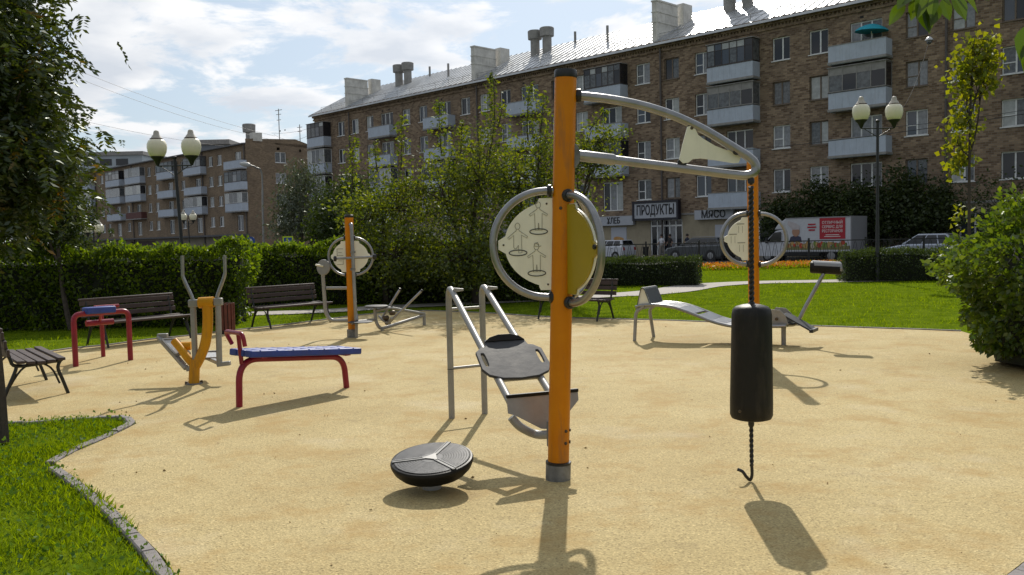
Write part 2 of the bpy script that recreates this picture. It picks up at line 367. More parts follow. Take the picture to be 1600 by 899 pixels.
# grey paved path behind the playground
pc = smooth2(g2([(60, 497), (250, 494), (400, 490), (520, 485.5), (600, 480), (690, 476), (780, 471.5), (870, 466.5), (960, 461.5), (1040, 455), (1100, 446), (1180, 441.5), (1290, 439.5), (1400, 437), (1600, 432), (1800, 428)]), 5)
pw = []
for i, q in enumerate(pc):
    a = V(pc[max(i - 1, 0)]); b = V(pc[min(i + 1, len(pc) - 1)]); t = (b - a).normalized(); nr = V((-t.y, t.x)); w = 0.52 if q[0] < 3 else 0.75
    pw.append((V(q) + nr * w, V(q) - nr * w))
PATH = [tuple(a) for a, b in pw] + [tuple(b) for a, b in pw][::-1]
mb = MB()
for i in range(len(pw) - 1):
    mb.add([(*pw[i][0], 0.004), (*pw[i][1], 0.004), (*pw[i + 1][1], 0.004), (*pw[i + 1][0], 0.004)], [(0, 1, 2, 3)])
tag(mb.build('path', mat('path_paving', (0.34, 0.31, 0.28), 0.9, var=0.18, vscale=3, bump=0.3), smooth=False), kind='structure')

# street in front of the shops, and the pavement along the facade
FD = V((0.7035, -0.7107, 0)); FN = V((0.7107, 0.7035, 0)); FO = V((17.9, 60.7, 0))     # along facade (right), into the house, reference point
def F(x, y, z=0): return FO + FD * x + FN * y + V((0, 0, z))
sheet('road', [tuple(F(a, b).xy) for a, b in ((-95, -13), (40, -13), (40, -2.6), (-95, -2.6))], -0.235, mat('asphalt', (0.052, 0.052, 0.055), 0.9, var=0.2, vscale=2, bump=0.3))
sheet('pavement', [tuple(F(a, b).xy) for a, b in ((-95, -2.6), (40, -2.6), (40, 0.3), (-95, 0.3))], -0.11, mat('pavement_slabs', (0.22, 0.21, 0.20), 0.9, var=0.15, vscale=2), skirt=0.15)

# grass blades and bed of flowers
grass_m = leaf_mat('grass_blade', (0.070, 0.125, 0.004), (0.185, 0.245, 0.010), 0.5, 0.5, (1.9, 1.8, 0.3), gloss=0.003)
def scatter(n, x0, x1, y0, y1, clump=0.0):
    x = rng.uniform(x0, x1, n); y = rng.uniform(y0, y1, n); k = ~inside(SAND, x, y) & ~inside(PATH, x, y); return x[k], y[k]
def grass(name, label, x, y, lo, hi, asp):
    n = len(x); f = 0.5 + 0.5 * np.sin(x * 3.1 + np.sin(y * 2.3) * 2) * np.cos(y * 2.7 + np.sin(x * 1.7) * 1.5)
    s = rng.uniform(lo, hi, n) * (0.55 + 0.75 * f); o = np.stack([rng.normal(0, .55, n), rng.normal(0, .55, n), rng.uniform(.5, 1.2, n)], 1)
    me = leaf_mesh(name, np.stack([x, y, np.full(n, -0.02)], 1), s, grass_m, rng, aspect=asp, orient=o, fold=0.1)
    return tag(put(name, me), label, 'grass', kind='stuff')
x1, y1 = scatter(150000, -6.5, 0.2, 2.7, 8.6); grass('grass', 'lush green grass inside the stone kerb at the lower left', x1, y1, 0.03, 0.088, 0.10)
x2, y2 = scatter(200000, -15, 17, 11.5, 38); grass('grass', 'mown lawn behind the playground and beside the path', x2, y2, 0.03, 0.085, 0.16)
x3, y3 = scatter(60000, 1.5, 9.5, 1.5, 11.5); grass('grass', 'grass beyond the kerb at the lower right corner, round the shrub', x3, y3, 0.04, 0.11, 0.09)
n = 2600; x4 = rng.uniform(-6, 0, n * 3); y4 = rng.uniform(2.9, 8.3, n * 3); k = ~inside(SAND, x4, y4); x4, y4 = x4[k], y4[k]; n = len(x4)
me = leaf_mesh('clover', np.stack([x4, y4, rng.uniform(.015, .06, n)], 1), rng.uniform(.015, .035, n), leaf_mat('clover_leaf', (0.05, 0.11, 0.02), (0.12, 0.2, 0.04), 0.3, gloss=.012), rng, droop=-0.2, aspect=0.9)
tag(put('clover', me), 'small round clover leaves among the kerbside grass', 'clover', kind='stuff')
n = 230; lx = rng.uniform(-6, 6.5, n); ly = rng.uniform(3.6, 17, n); k = inside(SAND, lx, ly); lx, ly = lx[k], ly[k]; n = len(lx)
oo_ = np.stack([rng.normal(0, 1, n), rng.normal(0, 1, n), rng.normal(.05, .12, n)], 1)
tag(put('fallen_leaves', leaf_mesh('fallen_leaves', np.stack([lx, ly, np.full(n, .006)], 1), rng.uniform(.010, .032, n), mat('dry_leaf', (.20, .12, .04), .9, col2=(.36, .26, .10), vscale=2), rng, orient=oo_, aspect=.55)), 'tiny dry leaves and grit scattered over the playground surface', 'leaves', kind='stuff')
n = 6500; fx = rng.uniform(6, 18, n); fy = rng.uniform(38.4, 42.2, n); fx += (fy - 38) * 0.12
me = leaf_mesh('flower_bed', np.stack([fx, fy, rng.uniform(.06, .20, n)], 1), rng.uniform(.05, .11, n), leaf_mat('marigold_petal', (0.50, 0.11, 0.006), (0.70, 0.36, 0.012), 0.35, tcol=(1.2, 1.0, 0.4)), rng, droop=-0.5, aspect=0.9)
fb = tag(put('flower_bed', me), 'orange and yellow flowers bedded in front of the iron fence', 'flowers', kind='stuff')
n = 7000; fx = rng.uniform(6, 18, n); fy = rng.uniform(38.2, 42.3, n)
fg = put('flower_foliage', leaf_mesh('flower_foliage', np.stack([fx + (fy - 38) * .12, fy, rng.uniform(-.02, .14, n)], 1), rng.uniform(.08, .16, n), grass_m, rng, droop=-0.6, aspect=0.4)); fg.parent = fb

# ================================================================== BUILDINGS
def brick_material(name, cols, mortar, scale=1.0):
    m = bpy.data.materials.new(name); m.use_nodes = True; nt = m.node_tree; L = nt.links; b = nt.nodes['Principled BSDF']; b.inputs['Roughness'].default_value = 0.9; b.inputs['Specular IOR Level'].default_value = 0.2
    tc = nd(nt, 'ShaderNodeTexCoord'); sp = nd(nt, 'ShaderNodeSeparateXYZ'); L.new(tc.outputs['Object'], sp.inputs[0])
    ad = nd(nt, 'ShaderNodeMath', operation='ADD'); L.new(sp.outputs[0], ad.inputs[0]); L.new(sp.outputs[1], ad.inputs[1])
    cm = nd(nt, 'ShaderNodeCombineXYZ'); L.new(ad.outputs[0], cm.inputs[0]); L.new(sp.outputs[2], cm.inputs[1])
    br = nd(nt, 'ShaderNodeTexBrick'); L.new(cm.outputs[0], br.inputs['Vector']); br.inputs['Scale'].default_value = 1.0 / scale
    br.inputs['Brick Width'].default_value = 0.30; br.inputs['Row Height'].default_value = 0.125; br.inputs['Mortar Size'].default_value = 0.012; br.inputs['Bias'].default_value = 0.0
    br.inputs['Color1'].default_value = (*cols[0], 1); br.inputs['Color2'].default_value = (*cols[1], 1); br.inputs['Mortar'].default_value = (*mortar, 1)
    n = nd(nt, 'ShaderNodeTexNoise'); n.inputs['Scale'].default_value = 0.5; n.inputs['Detail'].default_value = 9; n.inputs['Roughness'].default_value = 0.7; L.new(tc.outputs['Object'], n.inputs['Vector'])
    rp = nd(nt, 'ShaderNodeValToRGB'); e = rp.color_ramp.elements; e[0].position = 0.3; e[0].color = (0.68, 0.68, 0.70, 1); e[1].position = 0.7; e[1].color = (1.2, 1.17, 1.12, 1); L.new(n.outputs[0], rp.inputs[0])
    mx = nd(nt, 'ShaderNodeMixRGB', blend_type='MULTIPLY'); mx.inputs[0].default_value = 0.85; L.new(br.outputs['Color'], mx.inputs[1]); L.new(rp.outputs[0], mx.inputs[2]); L.new(mx.outputs[0], b.inputs['Base Color'])
    bp = nd(nt, 'ShaderNodeBump'); bp.inputs['Strength'].default_value = 0.6; bp.inputs['Distance'].default_value = 0.02; bp.invert = True; L.new(br.outputs['Fac'], bp.inputs['Height']); L.new(bp.outputs[0], b.inputs['Normal'])
    return m
BRICK = brick_material('brown_brick', ((0.150, 0.100, 0.068), (0.370, 0.275, 0.190)), (0.26, 0.22, 0.18))
BRICK2 = brick_material('tan_brick', ((0.21, 0.155, 0.105), (0.32, 0.24, 0.165)), (0.24, 0.20, 0.16))
WHITE_FR = mat('white_window_frame', (0.78, 0.79, 0.80), 0.5, var=0.12, vscale=3)
BROWN_FR = mat('brown_window_frame', (0.17, 0.13, 0.10), 0.6, var=0.2, vscale=3)
DARKMETAL = mat('dark_balcony_frame', (0.055, 0.045, 0.045), 0.5, var=0.2)
PANEL_W = mat('balcony_sheet', (0.47, 0.53, 0.63), 0.6, var=0.07, vscale=2.5, dirt=0.25)
SLAB = mat('concrete_slab', (0.30, 0.29, 0.28), 0.85, var=0.2, vscale=3)
GLASS = [mat('window_glass_dark', (0.018, 0.02, 0.026), 0.06, spec=0.6), mat('window_glass_curtain', (0.24, 0.25, 0.27), 0.08, var=0.3, vscale=4, spec=0.6),
         mat('window_glass_net', (0.11, 0.12, 0.13), 0.07, var=0.5, vscale=5, spec=0.6), mat('window_glass_blue', (0.05, 0.065, 0.09), 0.05, spec=0.8),
         mat('window_glass_bright', (0.40, 0.42, 0.42), 0.08, var=0.2, vscale=3, spec=0.6)]
GW = [4, 4, 4, 3, 2]
def facade_wall(x0, x1, z0, z1, holes, depth, y=0.0):
    """front wall with real openings and reveals"""
    xs = sorted({x0, x1} | {h[0] for h in holes} | {h[1] for h in holes}); zs = sorted({z0, z1} | {h[2] for h in holes} | {h[3] for h in holes})
    mb = MB(); idx = {}
    def vi(x, z):
        k = (round(x, 4), round(z, 4))
        if k not in idx: idx[k] = len(mb.v); mb.v.append(V((x, y, z)))
        return idx[k]
    hs = [(h[0] + 1e-4, h[1] - 1e-4, h[2] + 1e-4, h[3] - 1e-4) for h in holes]
    for i in range(len(xs) - 1):
        cx = (xs[i] + xs[i + 1]) / 2; hx = [h for h in hs if h[0] < cx < h[1]]
        j = 0
        while j < len(zs) - 1:
            cz = (zs[j] + zs[j + 1]) / 2
            if not any(h[2] < cz < h[3] for h in hx): mb.f.append((vi(xs[i], zs[j]), vi(xs[i + 1], zs[j]), vi(xs[i + 1], zs[j + 1]), vi(xs[i], zs[j + 1])))
            j += 1
    for a, b, c, d in holes:
        q = [(a, y, c), (b, y, c), (b, y, d), (a, y, d)]; q2 = [(p[0], y + depth, p[2]) for p in q]
        mb.add(q + q2, [(i, (i + 1) % 4, 4 + (i + 1) % 4, 4 + i) for i in range(4)])
    return mb
_wcache = {}
def window(parent, x0, x1, z0, z1, y=0.13, leaves=2, frame_m=None, transom=None, sill=True, split=None, rnd=random, small=False):
    """white frame standing in its opening > pane objects > sill"""
    frame_m = frame_m or WHITE_FR; w, h = x1 - x0, z1 - z0; ft = 0.075 if not small else 0.10
    key = (round(w, 3), round(h, 3), leaves, frame_m.name, transom, split)
    if key not in _wcache:
        mb = MB(); mb.box(0, w, 0, .06, 0, ft); mb.box(0, w, 0, .06, h - ft, h); mb.box(0, ft, 0.001, .059, ft, h - ft); mb.box(w - ft, w, 0.001, .059, ft, h - ft)
        cuts = [w * i / leaves for i in range(leaves + 1)]
        if split: cuts = [0, w * split, w]
        for c in cuts[1:-1]: mb.box(c - ft * .6, c + ft * .6, -0.005, .055, ft, h - ft)
        if transom:
            i = transom[0]; mb.box(cuts[i] + ft * .6, cuts[i + 1] - ft * .6, 0.002, .05, h * transom[1] - .03, h * transom[1] + .03)
        me = mb.build('window', frame_m, parent, local=True, smooth=False); first = me; data = me.data
        panes = []
        for i in range(len(cuts) - 1):
            p = MB(); p.add([(cuts[i] + ft * .5, .035, ft), (cuts[i + 1] - ft * .5, .035, ft), (cuts[i + 1] - ft * .5, .035, h - ft), (cuts[i] + ft * .5, .035, h - ft)], [(0, 1, 2, 3)])
            pm = []
            for g in GLASS:
                me2 = bpy.data.meshes.new('pane'); me2.from_pydata([tuple(v) for v in p.v], [], p.f); me2.materials.append(g); pm.append(me2)
            panes.append(pm)
        sl = MB(); sl.box(-0.06, w + 0.06, -0.20, 0.02, -0.05, 0.0); so = sl.build('sill', frame_m, first, local=True, smooth=False); sd = so.data
        bpy.data.objects.remove(so); bpy.data.objects.remove(first); _wcache[key] = (data, panes, sd)
    data, panes, sd = _wcache[key]
    wn = obj_from('window', data, parent, (x0, y, z0))
    kind = rnd.choices(range(5), GW)[0]
    for pm in panes:
        k = kind if rnd.random() < 0.55 else rnd.choices(range(5), GW)[0]
        obj_from('pane', pm[k], wn)
    if sill: obj_from('sill', sd, wn)
    return wn
def balcony(parent, x0, x1, z, kind='open', depth=0.95, par_h=0.98, ztop=2.55, panel=None, frame_m=None, cols=6):
    """slab, parapet and (when glazed) frame and panes; z is the slab level"""
    panel = panel or PANEL_W; y0 = -depth
    root = MB().box(x0 - .05, x1 + .05, y0 - .05, 0.0, z - 0.16, z - 0.02).build('balcony', SLAB, parent, local=True, smooth=False)
    pb = MB(); pb.box(x0, x1, y0, y0 + .04, z - .19, z + par_h); pb.box(x0, x0 + .04, y0 + .04, -.003, z - .19, z + par_h); pb.box(x1 - .04, x1, y0 + .04, -.003, z - .19, z + par_h)
    n = max(3, int((x1 - x0) / 0.42))
    for i in range(1, n): pb.box(x0 + (x1 - x0) * i / n - .012, x0 + (x1 - x0) * i / n + .012, y0 - .008, y0, z - .18, z + par_h - .01)
    pb.build('parapet', panel, root, local=True, smooth=False)
    MB().box(x0 - .03, x1 + .03, y0 - .03, y0 + .07, z + par_h, z + par_h + .05).build('handrail', DARKMETAL if kind != 'open' else SLAB, root, local=True, smooth=False)
    if kind in ('glazed', 'white', 'grey'):
        fm = frame_m or {'glazed': DARKMETAL, 'white': WHITE_FR, 'grey': SLAB}[kind]; zb = z + par_h + .05; zt = z + ztop; fb = MB(); t = .05
        fb.box(x0, x1, y0, y0 + t, zt - t, zt); fb.box(x0, x1, y0, y0 + t, zb, zb + t)
        for i in range(cols + 1):
            c = x0 + (x1 - x0 - t) * i / cols; fb.box(c, c + t, y0 - .004, y0 + t - .004, zb + t, zt - t)
        tr = zb + (zt - zb) * 0.68
        if kind != 'white': fb.box(x0, x1, y0 + .002, y0 + t - .002, tr, tr + t * .8)
        for xx in (x0, x1 - t):
            fb.box(xx, xx + t, y0 + t, -.003, zt - t, zt); fb.box(xx, xx + t, y0 + t, -.003, zb, zb + t); fb.box(xx, xx + t, -.06, -.004, zb + t, zt - t)
        fb.build('glazing_frame', fm, root, local=True, smooth=False)
        MB().box(x0 - .06, x1 + .06, y0 - .08, -.002, zt + .005, zt + .05).build('balcony_roof', SLAB, root, local=True, smooth=False)
        for i in range(cols):
            a = x0 + (x1 - x0 - t) * i / cols + t; b = x0 + (x1 - x0 - t) * (i + 1) / cols
            lo = MB().add([(a, y0 + .02, zb + t), (b, y0 + .02, zb + t), (b, y0 + .02, tr if kind != 'white' else zt - t), (a, y0 + .02, tr if kind != 'white' else zt - t)], [(0, 1, 2, 3)])
            lo.build('pane', GLASS[random.choices((0, 1, 2, 3), (4, 1, 4, 2))[0]] if kind != 'white' else GLASS[random.choice((1, 4, 2))], root, local=True, smooth=False)
            if kind != 'white':
                hi = MB().add([(a, y0 + .021, tr + t * .8), (b, y0 + .021, tr + t * .8), (b, y0 + .021, zt - t), (a, y0 + .021, zt - t)], [(0, 1, 2, 3)])
                hi.build('pane', SLAB if kind == 'grey' else GLASS[random.choice((0, 2, 4, 4, 3))], root, local=True, smooth=False)
        for xx in (x0 + .02, x1 - .02):
            MB().add([(xx, y0 + t, zb + t), (xx, -.06, zb + t), (xx, -.06, zt - t), (xx, y0 + t, zt - t)], [(0, 1, 2, 3)]).build('pane', GLASS[random.choice((0, 2))], root, local=True, smooth=False)
    return root
def px_to_s(px, o=FO, py=110):   # where the sight line of a column of the photo meets the facade line
    d = ray(px, py); k = d.x / d.y; return (k * o.y - o.x) / (FD.x - k * FD.y)

# ------------------------------------------------------------------ the long brick house with the grocery
house = thing('apartment_building', tuple(F(0, 0, 0)), 'long five storey brown brick apartment house with grocery shop at street level', 'building', rz=math.atan2(FD.y, FD.x))
XL, XR = -56.7, 33.0; ZF = [None, 0.0, 3.44, 6.38, 9.32, 12.27]; EAVE = 16.02; PER = 20.35
rb = random.Random(5)
# one repeating section of 20.5 m, from drainpipe to drainpipe: windows (x, width), balcony bays
SEC = dict(win=[(0.69, 1.30), (3.38, 1.30), (9.55, 1.28), (12.2, 1.30), (18.4, 1.32)], bal=[(5.0, 8.6, 5.95, 8.05), (13.95, 17.6, 14.95, 16.98)])
PIPE0 = px_to_s(1026)
holes, wins, bals = [], [], []
for k in range(-3, 3):
    b0 = PIPE0 + k * PER
    for fl in range(2, 6):
        z0 = ZF[fl] + 0.86; z1 = z0 + 1.55
        for x, w in SEC['win']:
            a = b0 + x; 
            if a < XL + 3.6 or a + w > XR - .5: continue
            holes.append((a, a + w, z0, z1)); wins.append((a, a + w, z0, z1, fl, 2))
        for c, (xa, xb, wa, wb) in enumerate(SEC['bal']):
            if b0 + xa < XL + 3.6 or b0 + xb > XR - .5: continue
            zb0 = ZF[fl] + 0.12 if not (k == 0 and c == 1 and fl == 2) else z0
            holes.append((b0 + wa, b0 + wb, zb0, z1)); wins.append((b0 + wa, b0 + wb, zb0, z1, fl, 3))
            if not (c == 1 and fl == 2) : bals.append((b0 + xa, b0 + xb, ZF[fl], k, c, fl))
# corner balconies at the far left end
for fl in range(2, 6):
    holes.append((XL + .9, XL + 2.6, ZF[fl] + .12, ZF[fl] + 2.41)); wins.append((XL + .9, XL + 2.6, ZF[fl] + .12, ZF[fl] + 2.41, fl, 2))
# shop front openings: door group and two windows each side
SD0, SD1 = px_to_s(1016, py=350), px_to_s(1066, py=350)
shop = [(SD0, SD1, 0.05, 2.75)]
P1a, P1b = px_to_s(955, py=350), px_to_s(979, py=350)
for a in (px_to_s(1166), px_to_s(1225), px_to_s(1290), px_to_s(1350), px_to_s(1420), px_to_s(1500)): shop.append((a, a + 1.7, 0.9, 2.5))
for i in range(12): shop.append((XL + 3 + i * 2.7, XL + 4.5 + i * 2.7, 0.9, 2.5))
ox = Matrix.Identity(4)
wall = facade_wall(XL, XR, 3.05, EAVE, holes, 0.22)
wall.build('wall', BRICK, house, local=True, smooth=False)
ground_m = mat('shop_render', (0.36, 0.31, 0.22), 0.85, var=0.12, vscale=1.5, dirt=0.3)
facade_wall(XL, XR, -0.3, 3.05, shop, 0.22, y=0.012).build('shop_wall', ground_m, house, local=True, smooth=False)
bk = MB(); D = 12.0
bk.add([(XL, 0, -.3), (XL, D, -.3), (XL, D, EAVE), (XL, 0, EAVE), (XR, 0, -.3), (XR, D, -.3), (XR, D, EAVE), (XR, 0, EAVE)], [(0, 1, 2, 3), (4, 5, 6, 7), (1, 5, 6, 2)])
bk.add([(XL, D / 2, 19.15), (XL, 0, EAVE), (XL, D, EAVE)], [(0, 1, 2)]); bk.add([(XR, D / 2, 19.15), (XR, 0, EAVE), (XR, D, EAVE)], [(0, 1, 2)])
bk.build('side_wall', BRICK, house, local=True, smooth=False)
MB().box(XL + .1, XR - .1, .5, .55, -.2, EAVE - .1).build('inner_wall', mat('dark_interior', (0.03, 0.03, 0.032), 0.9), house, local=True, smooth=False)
co = MB(); co.box(XL - .1, XR + .1, -.12, 0.0, EAVE - .75, EAVE - .58); co.box(XL - .16, XR + .16, -.2, 0.0, EAVE - .42, EAVE - .2); co.box(XL - .3, XR + .3, -.42, -.0, EAVE - .2, EAVE - .04)
for i in range(int((XR - XL) / .26)): co.box(XL + i * .26, XL + i * .26 + .13, -.10, -.002, EAVE - .58, EAVE - .42)
co.build('cornice', BRICK, house, local=True, smooth=False)
belt = MB().box(XL, XR, -.06, 0, 3.02, 3.16); belt.build('belt_course', SLAB, house, local=True, smooth=False)
for a, b, c, d, fl, lv in wins:
    if lv == 2:
        fm = BROWN_FR if rb.random() < .16 else WHITE_FR
        window(house, a, b, c, d, leaves=2, frame_m=fm, transom=(0, .42) if rb.random() < .5 else None, split=.56 if rb.random() < .5 else None, rnd=rb)
    else: window(house, a, b, c, d, leaves=3, rnd=rb, sill=False)
for a, b, c, d in shop[1:]: window(house, a, b, c, d, leaves=2, rnd=rb, frame_m=WHITE_FR)
for (a, b, z, k, c, fl) in bals:
    kd = 'open'
    if k == 0 and c == 0: kd = {5: 'glazed', 4: 'grey', 3: 'open', 2: 'open'}[fl]
    elif k == 0 and c == 1: kd = {5: 'open', 4: 'grey', 3: 'open', 2: 'open'}[fl]
    elif k == -1 and c == 1: kd = {5: 'glazed', 4: 'open', 3: 'glazed', 2: 'glazed'}[fl]
    elif k < 0: kd = rb.choice(['open', 'open', 'white', 'glazed'] if fl < 5 else ['open'])
    else: kd = rb.choice(['open', 'glazed', 'white'])
    balcony(house, a, b, z, kd, cols={'glazed': 6, 'white': 4, 'grey': 4}.get(kd, 5))
for fl in range(2, 6): balcony(house, XL - .05, XL + 3.3, ZF[fl], {5: 'glazed', 4: 'white', 3: 'white', 2: 'white'}[fl], depth=1.0, cols=4)
# roof: standing-seam sheet metal
ROOFM = mat('galvanised_roof', (0.56, 0.57, 0.58), 0.40, metal=0.85, var=0.18, vscale=0.7, bump=0.15, bscale=3)
rz = 19.15; sl = (rz - EAVE) / (D / 2)
rf = MB(); th = .03; ov = .55
rf.add([(XL - .3, -ov, EAVE - sl * ov + .12), (XR + .3, -ov, EAVE - sl * ov + .12), (XR + .3, D / 2, rz + .12), (XL - .3, D / 2, rz + .12), (XR + .3, D + ov, EAVE - sl * ov + .12), (XL - .3, D + ov, EAVE - sl * ov + .12)], [(0, 1, 2, 3), (3, 2, 4, 5)])
rf.box(XL - .3, XR + .3, -ov - .03, -ov + .02, EAVE - sl * ov - .02, EAVE - sl * ov + .14)
roof = rf.build('roof', ROOFM, house, local=True, smooth=False)
sdir = V((0, D / 2 + ov, rz - EAVE + sl * ov)).normalized()
seam_me = None; x = XL
up_n = V((0, -sdir.z, sdir.y))
i = 0
while x < XR:
    if seam_me is None:
        s_ = MB(); s_.obox(V((0, (D / 2 - ov) / 2, (rz + EAVE - sl * ov) / 2 + .15)), V((.02, 0, 0)), sdir * (D / 2 + ov) / 2 / sdir.y, up_n * .034)
        so = s_.build('roof_seam', ROOFM, roof, local=True, smooth=False); seam_me = so.data; so.location = (x, 0, 0)
    else: obj_from('roof_seam', seam_me, roof, (x, 0, 0))
    x += 0.74; i += 1
CHIM = mat('whitewashed_brick', (0.66, 0.64, 0.60), 0.9, var=0.18, vscale=1.2, dirt=0.45, bump=0.4, bscale=8)
VENTM = mat('vent_concrete', (0.30, 0.29, 0.28), 0.85, var=0.2, vscale=2)
def zroof(y): return EAVE + sl * y + .12
for k in range(-3, 3):
    s0 = PIPE0 + k * PER - 0.4
    if not XL + 2 < s0 < XR - 2: continue
    ch = MB(); ch.box(s0, s0 + .46, .05, 2.75, EAVE - .3, EAVE + 3.1); ch.box(s0 - .06, s0 + .52, 0.0, 2.8, EAVE + 3.1, EAVE + 3.22); ch.box(s0 - .05, s0 + .51, .01, 2.79, EAVE + 1.55, EAVE + 1.64); ch.box(s0 - .05, s0 + .51, .01, 2.79, EAVE + 2.3, EAVE + 2.38)
    c_ = ch.build('chimney', CHIM, house, local=True, smooth=False)
    MB().box(s0 + .05, s0 + .75, 3.1, 4.3, EAVE + 1.2, zroof(3.7) + 1.35).build('chimney', CHIM, house, local=True, smooth=False)
    MB().cyl((s0 + .85, -.16, .2), (s0 + .85, -.16, EAVE - .5), .075, 10).build('drainpipe', mat('drainpipe_metal', (0.10, 0.085, 0.08), 0.6, var=0.2), house, local=True)
    for j, (dx, dy) in enumerate(((4.2, 4.2), (5.6, 4.3))):
        vz = zroof(dy)
        MB().lathe([(.42, -1), (.42, 1.35), (.40, 1.36), (.64, 1.38), (.66, 2.1), (.60, 2.16)], (s0 + dx, dy, vz), n=16).build('roof_vent', VENTM, house, local=True)
    for dx, dy, h in ((3.3, 4.9, .9), (8.2, 5.2, 1.0), (13.5, 3.2, 1.3)):
        MB().cyl((s0 + dx, dy, zroof(dy) - .3), (s0 + dx, dy, zroof(dy) + h), .11, 8).build('vent_pipe', VENTM, house, local=True)
gr = MB()
for i in range(int((XR - XL) / 2.0)):
    xx = XL + 1 + i * 2.0; gr.cyl((xx, .35, zroof(.35) - .05), (xx, .3, zroof(.35) + .42), .018, 5)
gr.cyl((XL + 1, .3, zroof(.35) + .4), (XR - 1, .3, zroof(.35) + .4), .016, 5); gr.cyl((XL + 1, .3, zroof(.35) + .2), (XR - 1, .3, zroof(.35) + .2), .012, 5)
gr.build('roof_railing', VENTM, house, local=True)
# small vent holes under the cornice
vh = MB()
for k in range(-3, 3):
    for dx in (6.2, 7.3, 15.6): vh.box(PIPE0 + k * PER + dx, PIPE0 + k * PER + dx + .22, -.012, .01, EAVE - 1.15, EAVE - 1.0)
vh.build('attic_vents', mat('dark_interior', (0.03, 0.03, 0.032), 0.9), house, local=True, smooth=False)
# satellite dish by the middle chimney
dsx = PIPE0 - PER - .9
MB().lathe([(.02, 0), (.3, .04), (.55, .16), (.57, .17), (.3, .07), (.02, .04)], (dsx, 1.0, EAVE + 2.4), axis=(-.35, -.9, .25), n=20).build('satellite_dish', mat('dish_paint', (0.42, 0.42, 0.42), 0.5), house, local=True)
MB().cyl((dsx, 1.0, zroof(1) - .1), (dsx, 1.0, EAVE + 2.4), .035, 6).build('dish_mast', VENTM, house, local=True)
# shop front: doors, awning signs
dw = (SD1 - SD0)
dr = MB(); dr.box(SD0, SD1, .08, .16, 2.2, 2.32); dr.box(SD0, SD1, .08, .16, 2.65, 2.75)
for t in (0, .2, .4, .6, .8, 1.0): dr.box(SD0 + (dw - .1) * t, SD0 + (dw - .1) * t + .1, .075, .165, .05, 2.7)
door = dr.build('shop_door', WHITE_FR, house, local=True, smooth=False)
for t in range(5):
    a = SD0 + (dw - .1) * t * .2 + .1; b = SD0 + (dw - .1) * (t + 1) * .2
    MB().add([(a, .12, .1), (b, .12, .1), (b, .12, 2.2), (a, .12, 2.2)], [(0, 1, 2, 3)]).build('pane', GLASS[(0, 1, 0, 1, 0)[t]], door, local=True, smooth=False)
    MB().add([(a, .12, 2.32), (b, .12, 2.32), (b, .12, 2.65), (a, .12, 2.65)], [(0, 1, 2, 3)]).build('pane', GLASS[0], door, local=True, smooth=False)
LETTER = mat('black_lettering', (0.012, 0.012, 0.016), 0.5)
SIGNW = mat('sign_face', (0.42, 0.44, 0.49), 0.5, var=0.06, vscale=1)
NAVY = mat('sign_navy_frame', (0.012, 0.012, 0.022), 0.45)
HR = Matrix.Rotation(math.atan2(FD.y, FD.x), 4, 'Z')
UPR = Matrix.Rotation(R(90), 4, 'X')
def sign(name, px0, px1, zb, zt, body, size, label, frame_m=None, fr=.16, sx=1.0, offset=.012, y=-.45, th=.3, fitw=.88):
    a, b = px_to_s(px0, py=350), px_to_s(px1, py=350); loc = F((a + b) / 2, y, (zb + zt) / 2)
    t = thing(name, tuple(loc), label, 'sign', rz=math.atan2(FD.y, FD.x)); w, h = (b - a) / 2, (zt - zb) / 2
    MB().box(-w, w, 0, th, -h, h).build('face_board', SIGNW, t, local=True, smooth=False)
    if frame_m:
        fb = MB(); fb.box(-w - fr, w + fr, -.06, th + .01, h, h + fr); fb.box(-w - fr, w + fr, -.06, th + .01, -h - fr, -h); fb.box(-w - fr, -w, -.06, th + .01, -h, h); fb.box(w, w + fr, -.06, th + .01, -h, h)
        fb.build('frame', frame_m, t, local=True, smooth=False)
    lettering('lettering', body, size, LETTER, t, fit=w * 2 * fitw, mtx=Matrix.Translation((0, -.012, 0)) @ UPR, extrude=.01, offset=offset, sx=sx)
    MB().box(-w * .8, w * .8, th, -y - .01 if y < 0 else th + .1, h * .3, h * .3 + .06).build('bracket', DARKMETAL, t, local=True, smooth=False)
    return t
sign('shop_sign', 999, 1065, 2.86, 4.0, 'ПРОДУКТЫ', 1.02, 'large framed white shop sign reading ПРОДУКТЫ in black letters', NAVY, .17, sx=.80, offset=.018, y=-.62)
sign('shop_sign', 934, 994, 2.40, 3.1, 'ХЛЕБ', .66, 'long pale shop fascia reading ХЛЕБ left of the entrance', None, sx=1.05, offset=.012, y=-.40, fitw=.34)
sign('shop_sign', 1090, 1150, 2.62, 3.3, 'МЯСО', .74, 'pale shop fascia reading МЯСО right of the entrance', None, sx=1.05, offset=.014, y=-.40, fitw=.62)
